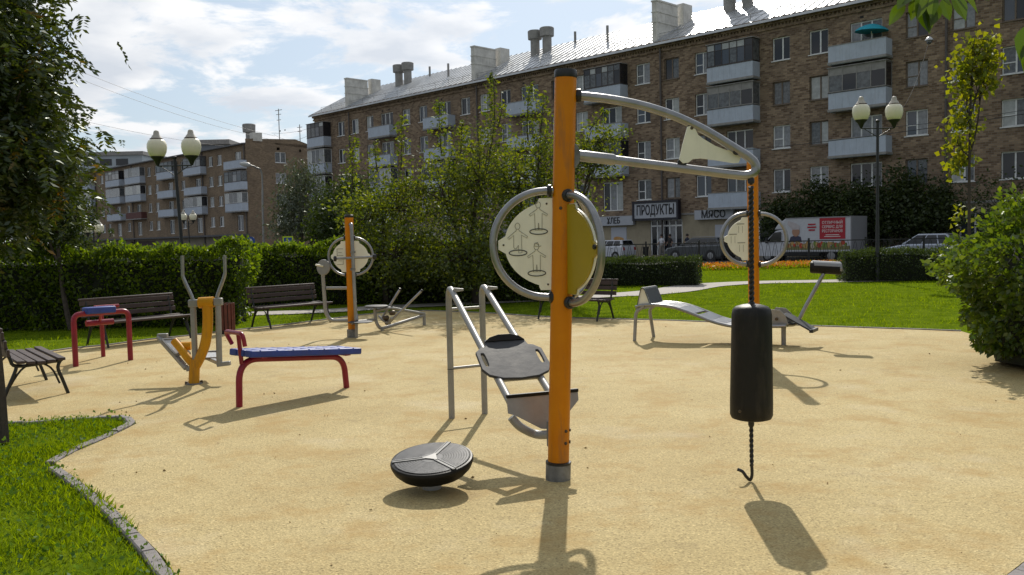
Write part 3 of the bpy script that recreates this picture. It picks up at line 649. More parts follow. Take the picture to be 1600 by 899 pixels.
# bread poster beside the door, white notice under the right sign
t = thing('shop_poster', tuple(F(0, 0, 0)), 'white poster with a loaf of bread beside the grocery entrance', 'poster', rz=math.atan2(FD.y, FD.x))
MB().box(P1a, P1b, -.03, .005, .75, 2.25).build('poster_sheet', mat('poster_white', (0.46, 0.48, 0.54), 0.6), t, local=True, smooth=False)
lf = MB(); lf.lathe([(.02, -.55), (.13, -.45), (.2, -.2), (.21, .1), (.16, .42), (.03, .55)], ((P1a + P1b) / 2, -.035, 1.3), axis=(1, 0, -.12), n=14)
for v in lf.v: v.y = -.035 + (v.y + .035) * .06
lf.build('bread_print', mat('bread_print', (0.42, 0.19, 0.05), 0.6, col2=(0.55, 0.33, 0.12), vscale=7), t, local=True)
nx = px_to_s(1128, py=350)
tag(MB().obox(F(nx, -.02, 1.6), FD * .55, FN * .02, V((0, 0, .62))).build('shop_notice', mat('poster_white', (0.4, 0.4, 0.4)), None, smooth=False), 'small white notice on the shop wall below the МЯСО sign', 'poster')
# teal parasol standing on the top balcony
ub = F(PIPE0 + 16.55, -.55, ZF[5])
um = thing('parasol', tuple(ub), 'teal parasol open on the top floor balcony', 'umbrella')
MB().cyl(ub, ub + V((0, 0, 2.0)), .025, 8).build('pole', WHITE_FR, um)
c = ub + V((0, 0, 1.55)); cp = MB(); ring = []
cp.lathe([(1.02, 0.0), (.97, .06), (.75, .22), (.45, .36), (.12, .45), (.02, .47)], c, n=10, axis=(0.05, -.05, 1)); cp.build('canopy', mat('teal_canvas', (0.01, 0.30, 0.40), 0.8, var=.15), um)

# ------------------------------------------------------------------ second brick house, far left
F2O = V((-37.0, 125.0, 0))
house2 = thing('apartment_building', tuple(F2O), 'tan brick five storey apartment house at far left with blank end wall', 'building', rz=math.atan2(FD.y, FD.x))
H2 = 16.0; X2L = -78.0; Z2 = [0, .0, 3.3, 6.3, 9.3, 12.3]
def s2(px): return px_to_s(px, F2O, 290)
hol2, win2 = [], []
wpx = [(327, 333.5), (341, 347.5), (283, 289.5), (242, 248), (230.5, 236.5), (196.5, 202), (166, 171), (157, 162), (146, 151), (137, 142), (120, 125), (108, 113)]
bpx = [(360, 387.5), (296, 324), (254, 279), (203.5, 228), (173, 195), (131, 150)]
for fl in range(2, 6):
    z0 = Z2[fl] + .9
    for a, b in wpx:
        xa = s2((a + b) / 2) - .7
        if any(s2(p) - .2 < xa + .7 < s2(q) + .2 for p, q in bpx): continue
        hol2.append((xa, xa + 1.4, z0, z0 + 1.5)); win2.append((xa, xa + 1.4, z0, z0 + 1.5, 2))
    for a, b in bpx:
        m_ = (s2(a) + s2(b)) / 2; hol2.append((m_ - .9, m_ + .9, Z2[fl] + .15, z0 + 1.5)); win2.append((m_ - .9, m_ + .9, Z2[fl] + .15, z0 + 1.5, 3))
facade_wall(X2L, 0, 3.0, H2 - .3, hol2, .2).build('wall', BRICK2, house2, local=True, smooth=False)
shop2 = mat('pale_ground_floor', (0.30, 0.26, 0.2), .85, var=.15, vscale=.8)
facade_wall(X2L, 0, -.3, 3.0, [(s2(200), s2(238), 0.1, 2.4)], .25).build('shop_wall', shop2, house2, local=True, smooth=False)
MB().box(s2(200), s2(238), .2, .26, .1, 2.4).build('shop_shutter', mat('brown_shutter', (0.075, 0.04, 0.035), .6, var=.3, vscale=4), house2, local=True, smooth=False)
MB().box(X2L, .4, -1.3, 0, 2.75, 3.0).build('canopy', mat('dark_canopy', (0.09, 0.09, 0.1), .7), house2, local=True, smooth=False)
eh = [(4.6, 6.4, Z2[f] + .9, Z2[f] + 2.45) for f in range(2, 6)] + [(4.9, 5.4, 15.0, 15.4), (8.6, 8.95, 14.9, 15.3)]
ew = facade_wall(0, 12, -.3, H2, eh, .2)
for v in ew.v: v.x, v.y = 0.0 - v.y, v.x
ew.add([(0, 0, H2), (0, 12, H2 - .55), (0, 8.0, H2 + .75), (0, 0, H2 + .35)], [(0, 1, 2, 3)])
ew.build('end_wall', BRICK2, house2, local=True, smooth=False)
for h in eh[:4]:
    w_ = window(house2, 0, 1.8, 0, 1.55, leaves=2, rnd=rb, small=True); w_.rotation_euler = (0, 0, R(90)); w_.location = (-.13, h[0], h[2])
MB().add([(X2L, 12, -.3), (0, 12, -.3), (0, 12, H2), (X2L, 12, H2), (X2L, 0, -.3), (X2L, 0, H2)], [(0, 1, 2, 3), (4, 0, 3, 5)]).build('back_wall', BRICK2, house2, local=True, smooth=False)
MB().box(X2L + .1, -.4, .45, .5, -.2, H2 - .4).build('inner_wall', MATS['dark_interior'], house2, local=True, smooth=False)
r2 = MB(); r2.add([(X2L, -.5, H2 - .25), (.0, -.5, H2 - .25), (.0, 8, H2 + .75), (X2L, 8, H2 + .75), (.0, 12.4, H2 - .5), (X2L, 12.4, H2 - .5)], [(0, 1, 2, 3), (3, 2, 4, 5)]); r2.box(X2L, .0, -.55, 0, H2 - .42, H2 - .26); r2.build('roof', mat('dark_roof', (.11, .11, .12), .6, var=.2), house2, local=True, smooth=False)
for a, b, c, d, lv in win2: window(house2, a, b, c, d, leaves=2, rnd=rb, sill=(lv == 2), small=True)
kinds2 = {0: {5: 'open', 4: 'glazed', 3: 'white', 2: None}, 1: {5: 'glazed', 4: 'open', 3: 'white', 2: None}, 2: {5: 'glazed', 4: 'open', 3: 'open', 2: None}, 3: {5: 'white', 4: 'white', 3: 'open', 2: None}, 4: {5: 'glazed', 4: 'white', 3: 'open', 2: None}, 5: {5: 'open', 4: 'white', 3: 'open', 2: None}}
RED_P = mat('red_brown_sheet', (.12, .045, .04), .7)
for i, (a, b) in enumerate(bpx):
    for fl, kd in kinds2[i].items():
        if kd: balcony(house2, s2(a), s2(b) - .15, Z2[fl], kd, cols=4, par_h=1.05, panel=RED_P if (i, fl) == (3, 3) else None)
MB().lathe([(.5, -1), (.5, 1.4), (.9, 1.42), (.95, 2.5), (.85, 2.6)], (-3.4, 2.5, H2 + .3), n=14).build('roof_vent', VENTM, house2, local=True)
MB().box(-.9, 1.0 - .9, 1.2, 2.6, H2 + .1, H2 + 1.3).build('chimney', CHIM, house2, local=True, smooth=False)
for x_ in (s2(318), s2(207), s2(150)): MB().cyl((x_, -.15, .2), (x_, -.15, H2 - .5), .09, 6).build('drainpipe', MATS['drainpipe_metal'], house2, local=True)
MB().cyl((-.25, -.15, .2), (-.25, -.15, H2 - .5), .09, 6).build('drainpipe', MATS['drainpipe_metal'], house2, local=True)
def antenna(parent, base, h, arms):
    m_ = MB().cyl(base, V(base) + V((0, 0, h)), .06, 6)
    for z_, w_ in arms: m_.cyl(V(base) + V((-w_, -.1, z_)), V(base) + V((w_, .1, z_)), .045, 5)
    m_.build('antenna', VENTM, parent, local=True)
antenna(house2, (-.3, 5.6, H2), 5.0, ((4.8, .75), (4.2, .5), (3.4, .4))); antenna(house2, (-.3, 9.0, H2), 3.0, ((2.6, .5), (2.0, .4)))

# far blocks behind the left house: glassy tower block and grey plant room
def far_block(name, label, pxa, pxb, ytop, Y, depth, m, rows, wm):
    a, b = P(pxa, 380, Y), P(pxb, 380, Y); zt = P((pxa + pxb) / 2, ytop, Y).z; t = thing(name, (a.x, Y, 0), label, 'building')
    MB().box(a.x, b.x, Y, Y + depth, -.3, zt).build('wall', m, t, smooth=False)
    MB().box(a.x - .5, b.x + .5, Y - .6, Y + depth, zt, zt + .9).build('roof', SLAB, t, smooth=False)
    for i in range(rows):
        z_ = zt - 2.6 - i * 3.1; k = int((b.x - a.x) / 4.2)
        for j in range(k):
            x_ = a.x + .8 + j * 4.2
            if z_ > 12: MB().box(x_, x_ + 3.1, Y - .06, Y, z_, z_ + 1.7).build('window', wm[(i * 7 + j * 3) % len(wm)], t, smooth=False)
    return t, zt
FAR1 = mat('far_pale_panel', (0.40, 0.45, 0.50), .7, var=.12, vscale=.15)
far_block('tower_block', 'distant pale blue office block behind the left house roof', 132, 228, 243, 230, 30, FAR1, 6, [GLASS[0], GLASS[3], GLASS[2]])
far_block('tower_block', 'distant pale office block glimpsed between the lamp globes', 224, 262, 251, 250, 30, FAR1, 5, [GLASS[3], GLASS[2]])
far_block('plant_room', 'grey flat roofed block rising behind the left house near its roof vent', 308, 362, 226, 175, 14, mat('far_grey_sheet', (.20, .225, .26), .7, var=.08), 0, [GLASS[0]])

# ================================================================== PLAYGROUND EQUIPMENT
def post_paint(name, c1, c2):
    return mat(name, c1, 0.42, col2=c2, vscale=5, dirt=0.7, spec=0.22)
ORANGE = post_paint('orange_paint', (0.58, 0.185, 0.0015), (0.64, 0.225, 0.002))
STEEL = mat('galvanised_tube', (0.30, 0.30, 0.305), 0.34, metal=0.8, var=0.14, vscale=9, bump=0.05, bscale=60)
STEELP = mat('grey_painted_steel', (0.30, 0.295, 0.28), 0.45, metal=0.25, var=0.12, vscale=8, dirt=0.25)
BLACKP = mat('black_plastic', (0.012, 0.012, 0.013), 0.42, var=0.3, vscale=20)
RUBBER = mat('black_rubber', (0.007, 0.0065, 0.006), 0.5, var=0.35, vscale=12, bump=0.12, bscale=120, spec=0.25)
CREAM = mat('cream_panel', (0.84, 0.82, 0.69), 0.45, var=0.05, vscale=6, dirt=0.15)
YELLOWP = mat('yellow_panel', (0.36, 0.26, 0.005), 0.4, var=0.06, vscale=5)
RED = mat('dark_red_paint', (0.25, 0.006, 0.024), 0.35, var=0.18, vscale=7, dirt=0.15)
BLUE = mat('blue_plank_paint', (0.022, 0.050, 0.26), 0.55, var=0.22, vscale=9, dirt=0.2)
GREYSEAT = mat('dark_grey_board', (0.045, 0.047, 0.052), 0.62, var=0.4, vscale=7, bump=0.1, bscale=30, spec=0.3)
YEL = post_paint('yellow_orange_paint', (0.60, 0.26, 0.008), (0.66, 0.32, 0.014))
LINE = mat('engraved_line', (0.33, 0.315, 0.25), 0.6); LINED = mat('printed_ring', (0.045, 0.045, 0.04), 0.6)
CONC = mat('sleeve_metal', (0.20, 0.20, 0.195), 0.6, metal=0.3, var=0.35, vscale=14, bump=0.15, bscale=40)
BOLT = mat('bolt_steel', (0.10, 0.075, 0.05), 0.5, metal=0.6)

def half_hoop(t, axis_pt, d, zc, rad, ext, r=0.0245, mats=STEEL, ferr=True, name='hoop'):
    """D-shaped tube leaving the post at zc+rad and returning at zc-rad; d = outward direction"""
    d = V(d).normalized(); pts = [axis_pt + d * .05 + V((0, 0, zc + rad))]
    for k in range(0, 25):
        a = math.pi / 2 - math.pi * k / 24; pts.append(axis_pt + d * (ext - rad + rad * math.cos(a)) + V((0, 0, zc + rad * math.sin(a))))
    pts.append(axis_pt + d * .05 + V((0, 0, zc - rad)))
    h = MB().tube(pts, r, 12).build(name, mats, t)
    if ferr:
        for s in (1, -1): MB().lathe([(.03, 0), (.042, .004), (.042, .02), (.031, .03)], axis_pt + d * .066 + V((0, 0, zc + s * rad)), axis=d, n=14).build('ferrule', BLACKP, h)
    return h
def half_panel(t, axis_pt, d, zc, rad, ext, m, th=.014, nub=.04, name='panel', x0=.062):
    d = V(d).normalized(); n = 26; poly = [(x0, rad)]; poly.append((x0 + .085, rad)); poly.append((x0 + .095, rad * .93))
    for k in range(n + 1):
        a = R(74) - R(148) * k / n; x = ext * math.cos(a) ** 0.9 if math.cos(a) > 0 else 0; x = max(x, x0 + .095); z = rad * .96 * math.sin(a)
        if abs(z) < .035: x = ext + nub
        poly.append((x, z))
    poly += [(x0 + .095, -rad * .93), (x0 + .085, -rad), (x0, -rad)]
    return MB().prism(poly, axis_pt + V((0, 0, zc)), d, V((0, 0, 1)), th).build(name, m, t, smooth=False)
def pictogram(pnl, o, d, nrm, cx, cz, s, pose):
    """thin line figure: head, arms spread, legs, ring under the feet"""
    def pt(a, b): return o + d * (cx + a * s) + V((0, 0, cz + b * s)) + nrm * .0085
    def ln(pts, m=LINE, r=.0021, name='line_figure', closed=False): MB().tube([pt(*p) for p in pts], r, 5).build(name, m, pnl)
    ln([(.11 * math.sin(k * math.pi / 6), .83 + .14 * math.cos(k * math.pi / 6)) for k in range(13)])
    body = [(-.05, .70), (-.07, .63), (-.42, .40), (-.38, .33), (-.17, .45), (-.16, .0), (-.155, -.3), (-.02, -.3), (-.01, .02), (.01, .02), (.02, -.3), (.155, -.3), (.16, .0), (.17, .45), (.38, .33), (.42, .40), (.07, .63), (.05, .70)]
    if pose == 1: body = [(-.05, .70), (-.07, .63), (-.45, .36), (-.41, .29), (-.17, .43), (-.17, .0), (-.18, -.36), (-.03, -.36), (-.02, -.02), (.06, -.16), (.14, -.18), (.19, -.10), (.18, .43), (.40, .25), (.46, .31), (.07, .63), (.05, .70)]
    ln(body)
    if pose == 2: ln([(-.22, .86), (-.12, .83), (.1, .86), (.09, .98), (-.06, 1.02), (-.12, .88)])
    ln([(.40 * math.cos(k * math.pi / 12), -.36 + .125 * math.sin(k * math.pi / 12)) for k in range(25)], LINED, .0034, 'foot_ring')

# ------------------------------------------------------------------ 1. tall orange station with arm, hoops and sit-up bench
B1 = G(872, 748.5); Y1 = B1.y
T1 = P(884, 110, Y1 - .02)
st = thing('exercise_station', tuple(B1), 'tall orange post station with steel arm, hoops with panels and inclined sit-up bench', 'exercise station')
ax = (T1 - B1)
def A1(z): return B1 + ax * (z / ax.z)
ztop = ax.z
MB().tube([A1(.02), A1(ztop - .045)], .0705, 28).build('post', ORANGE, st)
MB().lathe([(.0725, 0), (.074, .004), (.074, .04), (.068, .052), (.02, .056)], A1(ztop - .05), axis=ax, n=28).build('post_cap', BLACKP, st)
sl_ = MB().lathe([(.083, -.02), (.083, .105), (.080, .108)], B1, axis=ax, n=28).build('base_sleeve', CONC, st)
MB().lathe([(.0845, .0), (.0845, .014), (.074, .018)], A1(.104), axis=ax, n=28).build('rubber_seal', BLACKP, sl_)
dL = V((-1, -.06, 0)).normalized(); dR = V((.47, -.88, 0)).normalized()
zc = P(866, 381.5, Y1).z; nL = V((dL.y, -dL.x, 0)); nL = nL if nL.y < 0 else -nL
hp_rad = .345
aL = A1(zc) - V((0, 0, A1(zc).z)); aR = A1(zc) - V((0, 0, A1(zc).z))
half_hoop(st, aL, dL, zc, hp_rad, .452)
pl = half_panel(st, aL, dL, zc, .298, .378, CREAM)
for cx_, cz_, po in ((.155, .135, 0), (.292, -.0, 1), (.172, -.135, 2)): pictogram(pl, aL + V((0, 0, zc)), dL, nL, cx_, cz_ - .0, .145, po)
for z_ in (.262, -.262): MB().lathe([(.007, 0), (.006, .004)], aL + dL * .10 + V((0, 0, zc + z_)) + nL * .007, axis=nL, n=8).build('rivet', BOLT, pl)
MB().lathe([(.007, 0), (.006, .004)], aL + dL * .385 + V((0, 0, zc)) + nL * .007, axis=nL, n=8).build('rivet', BOLT, pl)
dB = V((.50, .866, 0)); half_hoop(st, aR, dB, zc - .0, hp_rad, .452); half_panel(st, aR, dB, zc - .0, .288, .365, CREAM)
half_hoop(st, aR, dR, zc - .035, hp_rad, .452)
pr = half_panel(st, aR, dR, zc - .035, .288, .365, YELLOWP)
nR = V((dR.y, -dR.x, 0)); pe = half_panel(st, aR + nR * -.0165, dR, zc - .035, .292, .369, CREAM, th=.016, name='panel_backing')
MB().lathe([(.016, 0), (.016, .012), (.008, .016)], aR + dR * .395 + V((0, 0, zc - .02)) + nR * .008, axis=nR, n=10).build('rivet', BLACKP, pr)
# arm: closed loop of tube, cream gusset, black bushes
Yb = G(1172, 753).y
def q1(px, py): return P(px, py, Y1 + (Yb - Y1) * max(0.0, min(1.0, (px - 896) / 278)))
arm_path = smooth_path([q1(896, 149), q1(950, 155), q1(1000, 164.5), q1(1050, 180), q1(1100, 203), q1(1150, 233), q1(1168, 244)], 5)[:-1] + smooth_path([q1(1168, 244), q1(1178.5, 254), q1(1181, 264), q1(1176, 271.5), q1(1164, 274.5), q1(1150, 273.5)], 5)[:-1] + [q1(1140, 272.5), q1(1040, 260), q1(960, 250), q1(896, 242.5)]
arm = MB().tube(arm_path, .0285, 14).build('arm', STEEL, st)
MB().lathe([(.036, -.02), (.046, 0), (.046, .018), (.03, .026)], q1(902, 150), axis=(1, 0, -.05), n=16).build('ferrule', BLACKP, arm)
MB().lathe([(.036, 0), (.036, .22), (.031, .235)], q1(905, 243.5), axis=(q1(960, 250) - q1(896, 242.5)), n=14).build('arm_socket', STEEL, arm)
br_ = MB()
br_.prism([(-.01, .085), (.012, .072), (.03, .04), (.034, 0), (.028, -.04), (.010, -.07), (-.01, -.08)], q1(898, 245), (1, 0, 0), (0, 0, 1), .085); br_.build('arm_bracket', CONC, arm, bevel=.006)
gp = [(1073, 199), (1083, 196), (1090, 211), (1098, 217), (1118, 228), (1136, 234.5), (1147, 233.5), (1152, 226), (1160, 231), (1160.5, 243), (1156, 254), (1148, 254.5), (1120, 250.5), (1095, 248), (1082, 249), (1075, 254.5), (1066, 256), (1060, 250), (1065, 228)]
o_ = q1(1100, 230); MB().prism([((q1(*p) - o_).x, (q1(*p) - o_).z) for p in gp], o_ - V((0, .0, 0)), (1, 0, 0), (0, 0, 1), .014).build('gusset_panel', CREAM, arm, smooth=False)
for p in ((1080, 201), (1151.5, 235.5), (1065.5, 254.5)):
    bb = MB().lathe([(.029, -.012), (.029, .006), (.024, .012)], q1(*p) + V((0, -.006, 0)), axis=(0, -1, 0), n=16).build('bush', BLACKP, arm)
    MB().lathe([(.011, .012), (.010, .017)], q1(*p) + V((0, -.006, 0)), axis=(0, -1, 0), n=8).build('bolt', BOLT, bb)
# sit-up bench: two bent rails on legs behind, running down to the post
La, Lb = G(706, 653.5), G(757.5, 646.5); za, zb_ = P(710, 449, La.y).z, P(763, 446, Lb.y).z
e_ = V((Lb.x - La.x, Lb.y - La.y, 0)); dn = V((.80, -2.02, 0)).normalized()
endz = .34; ru = .0275
railmid = A1(endz) - V((0, 0, A1(endz).z))
def rail_end(s): return P(799 + (69 if s < 0 else 0), 632 - (4 if s < 0 else 0), 6.05 + (.12 if s < 0 else 0))
for nm, L0, zt_, tx, s in (('left', La, za, P(716, 452, La.y), 1), ('right', Lb, zb_, P(770, 449, Lb.y), -1)):
    low = rail_end(s)
    pth = fillet([L0, V((L0.x, L0.y, zt_ + .03)), V((L0.x, L0.y, zt_ + .03)) + (low - V((L0.x, L0.y, zt_ + .03))) * 1.0], .16, 8)
    rl = MB().tube(pth, ru, 14).build('bench_rail', STEELP, st)
    MB().lathe([(ru + .0015, 0), (ru + .0015, .006)], V((L0.x, L0.y, .44)), n=14).build('joint_ring', BLACKP, rl)
    top = V((L0.x, L0.y, zt_ + .03)) + (low - V((L0.x, L0.y, zt_ + .03))) * .10
    MB().prism([(0, 0), (.09, .012), (.09, .03), (0, .04)], top + V((0, 0, .01)), V((1, .1, 0)), V((0, 0, 1)), .05).build('stop_bracket', STEELP, rl, bevel=.004)
for z_, rr in ((.43 + .0, .014), (P(730, 483, La.y).z, .014)):
    zz_ = {0.43: P(730, 575.5, La.y).z}.get(z_, z_); MB().cyl(V((La.x, La.y, zz_)), V((Lb.x, Lb.y, zz_)), rr, 10).build('rung', STEELP, st)
top_m = (V((La.x, La.y, za)) + V((Lb.x, Lb.y, zb_))) / 2; lowm = (rail_end(1) + rail_end(-1)) / 2
sl_d = (lowm - top_m).normalized(); wd = V((-dn.y, dn.x, 0)).normalized(); wd = wd if wd.x > 0 else -wd; sn = wd.cross(sl_d).normalized(); sn = sn if sn.z > 0 else -sn
sl_s = (sl_d + V((0, 0, -.12))).normalized(); sn = wd.cross(sl_s).normalized(); sn = sn if sn.z > 0 else -sn
def proj_y(p): q = p - EYE; return 449.5 - FPX * q.dot(_u) / q.dot(_f)
tt = min([i / 200 for i in range(200)], key=lambda t_: abs(proj_y(top_m.lerp(lowm, t_) + sn * .045) - 563)); S0 = top_m.lerp(lowm, tt) + sn * .045
sl_d = sl_s
def sp(a, b, c=0.0): return S0 + wd * a + sl_d * b + sn * c
outline = [(a_, b_ * 1.1) for a_, b_ in [(-.16, -.24), (-.08, -.262), (.08, -.262), (.16, -.24), (.175, -.16), (.215, -.15), (.268, -.10), (.272, .10), (.235, .17), (.14, .215), (0, .228), (-.14, .215), (-.235, .17), (-.272, .10), (-.268, -.10), (-.215, -.15), (-.175, -.16)]]
def slot_board(holes):
    bm = bmesh.new(); vs_ = [bm.verts.new(sp(a, b, 0)) for a, b in outline]; es = [bm.edges.new((vs_[i], vs_[(i + 1) % len(vs_)])) for i in range(len(vs_))]
    for h in holes:
        hv = [bm.verts.new(sp(a, b, 0)) for a, b in h]; es += [bm.edges.new((hv[i], hv[(i + 1) % len(hv)])) for i in range(len(hv))]
    bmesh.ops.triangle_fill(bm, use_beauty=True, use_dissolve=False, edges=es)
    r_ = bmesh.ops.extrude_face_region(bm, geom=bm.faces[:]); bmesh.ops.translate(bm, verts=[v for v in r_['geom'] if isinstance(v, bmesh.types.BMVert)], vec=sn * .022)
    bmesh.ops.recalc_face_normals(bm, faces=bm.faces); mb = MB(); bm.verts.index_update(); mb.v = [v.co.copy() for v in bm.verts]; mb.f = [tuple(v.index for v in f.verts) for f in bm.faces]; bm.free(); return mb
def slot(cx, cy, w, h, tilt): 
    return [(cx + w * math.cos(a) * .5 + tilt * (h * math.sin(a) * .5), cy + max(-.5, min(.5, math.sin(a) * .75)) * h) for a in [2 * math.pi * k / 12 for k in range(12)]]
seat = slot_board([slot(-.222, -.005, .034, .17, 0), slot(.222, -.005, .034, .17, 0)]).build('seat_board', GREYSEAT, st, smooth=False, bevel=.004)
MB().prism([(-.165, 0), (-.12, .035), (-.05, .055), (.05, .055), (.12, .035), (.165, 0)], sp(0, -.235, .022), wd, (sn * .55 - sl_d * .83), .018).build('seat_lip', RUBBER, seat, bevel=.003)
MB().obox(sp(0, .17, -.03), wd * .17, sl_d * .02, sn * .02).build('seat_bracket', STEELP, seat, smooth=False)
Pf = P(848, 617.5, lowm.y - .10); pf = MB(); wu = V((wd.x, wd.y, 0)).normalized()
pf.prism([(-.265, 0), (.265, 0), (.262, -.06), (.14, -.175), (.03, -.245), (-.04, -.235), (-.215, -.125), (-.268, -.105)], Pf, wu, (V((0, 0, 1)) * .93 + dn * -.25), .010)
fp = pf.build('foot_plate', STEELP, st, smooth=False)
MB().bar(Pf - wu * .268 + V((0, 0, .012)), Pf + wu * .268 + V((0, 0, .012)), .03, .024).build('plate_edge', RUBBER, fp, bevel=.006)
lp = smooth_path([Pf + wu * -.235 + V((0, 0, -.13)), Pf + wu * -.17 + V((0, -.02, -.20)), Pf + wu * -.05 + V((0, -.03, -.262)), V((railmid.x, railmid.y, .285)) - dn * .08], 6)
MB().tube(lp, .030, 12).build('lower_bumper', STEELP, st)
MB().obox(V((railmid.x, railmid.y, .29)) - dn * .082, V((-dn.y, dn.x, 0)) * .05, dn * .014, V((0, 0, .085))).build('bench_clamp', CONC, st, bevel=.004)
for z_ in (.25, .33):
    MB().lathe([(.011, -.09), (.011, .074), (.007, .080)], A1(z_), axis=(.6, -.8, 0), n=8).build('bolt', BOLT, st); MB().lathe([(.011, .06), (.011, .078)], A1(z_), axis=(.98, -.2, 0), n=8).build('bolt', BOLT, st)
MB().lathe([(.012, .068), (.010, .074)], A1(zc + .23), axis=(-.3, -1, 0), n=10).build('bolt', BOLT, st)

# ------------------------------------------------------------------ 2. punch bag hanging from the arm by a twisted chain
bc = P(1174.5, 480, Yb); bb0 = P(1174, 652, Yb)
bag = thing('punch_bag', tuple(P(1172, 752, Yb)), 'black rubber punch bag hanging from the steel arm on a twisted chain', 'punch bag')
hb = bc.z - bb0.z
bd = MB().lathe([(.02, -.012), (.10, -.012), (.124, -.004), (.134, .018), (.1345, .10), (.131, hb * .45), (.127, hb * .8), (.125, hb - .05), (.119, hb - .015), (.10, hb + .004), (.06, hb + .016), (.02, hb + .022)], bb0, axis=(bc - bb0), n=36).build('bag', mat('worn_bag_rubber', (.007, .0065, .006), .5, col2=(.014, .0125, .011), vscale=7, bump=.25, bscale=22, spec=.3, dirt=.28), bag)
def twist(a, b, nseg, r, amp, name, parent, turns):
    for ph in (0, math.pi):
        pts = []; d = (b - a); x_, y_, _ = frame(d)
        for k in range(nseg + 1):
            t_ = k / nseg; an = ph + turns * 2 * math.pi * t_; pts.append(a + d * t_ + (x_ * math.cos(an) + y_ * math.sin(an)) * amp)
        MB().tube(pts, r, 7).build(name, BLACKP, parent)
MB().lathe([(.010, 0), (.008, .006)], P(1156, 643, Yb - .128), axis=(0, -1, 0), n=10).build('rivet', BOLT, bd)
ht = P(1173.5, 276, Yb)
twist(P(1173.5, 292, Yb), P(1174.5, 474, Yb), 110, .0105, .0075, 'chain', bag, 11)
MB().lathe([(.008, -.025), (.02, -.015), (.023, .005), (.016, .022), (.006, .03)], P(1173.5, 283, Yb), n=12).build('swivel', BLACKP, bag)
MB().cyl(P(1173.5, 279, Yb), P(1173.5, 270, Yb), .009, 8).build('eye_bolt', BOLT, bag)
MB().lathe([(.012, 0), (.024, .012), (.022, .03), (.01, .045)], P(1174.5, 481, Yb), n=12).build('swivel', BLACKP, bag)
MB().lathe([(.010, -.05), (.02, -.03), (.02, -.008), (.012, 0)], P(1173.7, 657, Yb), n=12).build('swivel', BLACKP, bag)
twist(P(1173.7, 664, Yb), P(1174.5, 728, Yb), 40, .0085, .006, 'tail_chain', bag, 4)
MB().tube(smooth_path([P(1174.5, 726, Yb), P(1175, 742, Yb), P(1172, 750, Yb), P(1166, 745, Yb - .02), P(1160, 737, Yb - .02), P(1152, 733.5, Yb - .01)], 5), .0105, 7).build('tail_chain', BLACKP, bag)

# ------------------------------------------------------------------ 3. balance disc
Bd = G(675, 763); dt = thing('balance_disc', tuple(Bd), 'tilted round black balance disc with ribbed rubber top and steel three-arm star', 'balance disc')
Cd = P(675, 719, Bd.y); nx_ = V((-.045, -.165, 1)).normalized()
prof = [(.02, -.115), (.14, -.11), (.215, -.085), (.250, -.05), (.267, -.012), (.268, 0.0), (.262, .012), (.25, .015)]
r_ = .245
while r_ > .07: prof += [(r_, .0175), (r_ - .0075, .0175), (r_ - .009, .0115), (r_ - .0140, .0115), (r_ - .0155, .0175)]; r_ -= .0165
prof += [(.05, .0165), (.005, .0165)]
MB().lathe(prof[:8] + [(.245, .012), (.005, .012)], Cd, axis=nx_, n=72).build('disc', RUBBER, dt)
MB().lathe(prof[8:], Cd + nx_ * .001, axis=nx_, n=72).build('ribbed_mat', mat('ribbed_rubber', (.030, .030, .031), .36, var=.3, vscale=20, spec=.5), dt, ang=20)
x_, y_, z_ = frame(nx_)
for k in range(3):
    a = R(100 + 120 * k - 32); d_ = (V((math.cos(a), math.sin(a), 0)) - nx_ * V((math.cos(a), math.sin(a), 0)).dot(nx_)).normalized(); w_ = nx_.cross(d_)
    s_ = MB()
    for sgn in (-1, 1): s_.obox(Cd + d_ * .15 + w_ * sgn * .012 + nx_ * .0195, d_ * .105, w_ * .0032, nx_ * .004)
    s_.obox(Cd + d_ * .15 + nx_ * .0165, d_ * .105, w_ * .0085, nx_ * .004); s_.build('star_arm', CONC, dt, smooth=False)
MB().prism([(.065 * math.cos(R(100 - 32 + 60 * k)) * (1 if k % 2 == 0 else .45), .065 * math.sin(R(100 - 32 + 60 * k)) * (1 if k % 2 == 0 else .45)) for k in range(6)], Cd + nx_ * .0205, (V((1, 0, 0)) - nx_ * nx_.x).normalized(), nx_.cross((V((1, 0, 0)) - nx_ * nx_.x).normalized()), .008).build('star_hub', STEELP, dt, smooth=False)
MB().lathe([(.062, -.01), (.062, .05), (.05, .07), (.05, .12)], Bd, n=20).build('pedestal', STEELP, dt)

# ------------------------------------------------------------------ 4. left orange station (hand wheel, step, hoops)
B4 = G(551, 527); Y4 = B4.y; T4 = P(545, 336, Y4)
s4 = thing('exercise_station', tuple(B4), 'smaller orange post station with round panels and a grey hand wheel at back left', 'exercise station')
ax4 = T4 - B4
def A4(z): return B4 + ax4 * (z / ax4.z)
def q4(px, py, dy=0): return P(px, py, Y4 + dy)
MB().tube([A4(.0), A4(ax4.z - .04)], .072, 22).build('post', ORANGE, s4); MB().lathe([(.074, 0), (.076, .035), (.06, .05)], A4(ax4.z - .045), axis=ax4, n=22).build('post_cap', BLACKP, s4)
MB().lathe([(.092, -.02), (.092, .13), (.085, .135)], B4, axis=ax4, n=22).build('base_sleeve', CONC, s4)
zc4 = q4(548, 401).z; a4 = A4(zc4) - V((0, 0, A4(zc4).z))
for d_, sx_ in ((V((-1, .15, 0)), -1), (V((1, .15, 0)), 1)):
    half_hoop(s4, a4, d_, zc4, .31, .375, r=.02); half_panel(s4, a4, d_, zc4, .258, .30, CREAM, nub=.03)
dl4 = V((-1, .15, 0)).normalized(); n4 = V((-.15, -1, 0)).normalized()
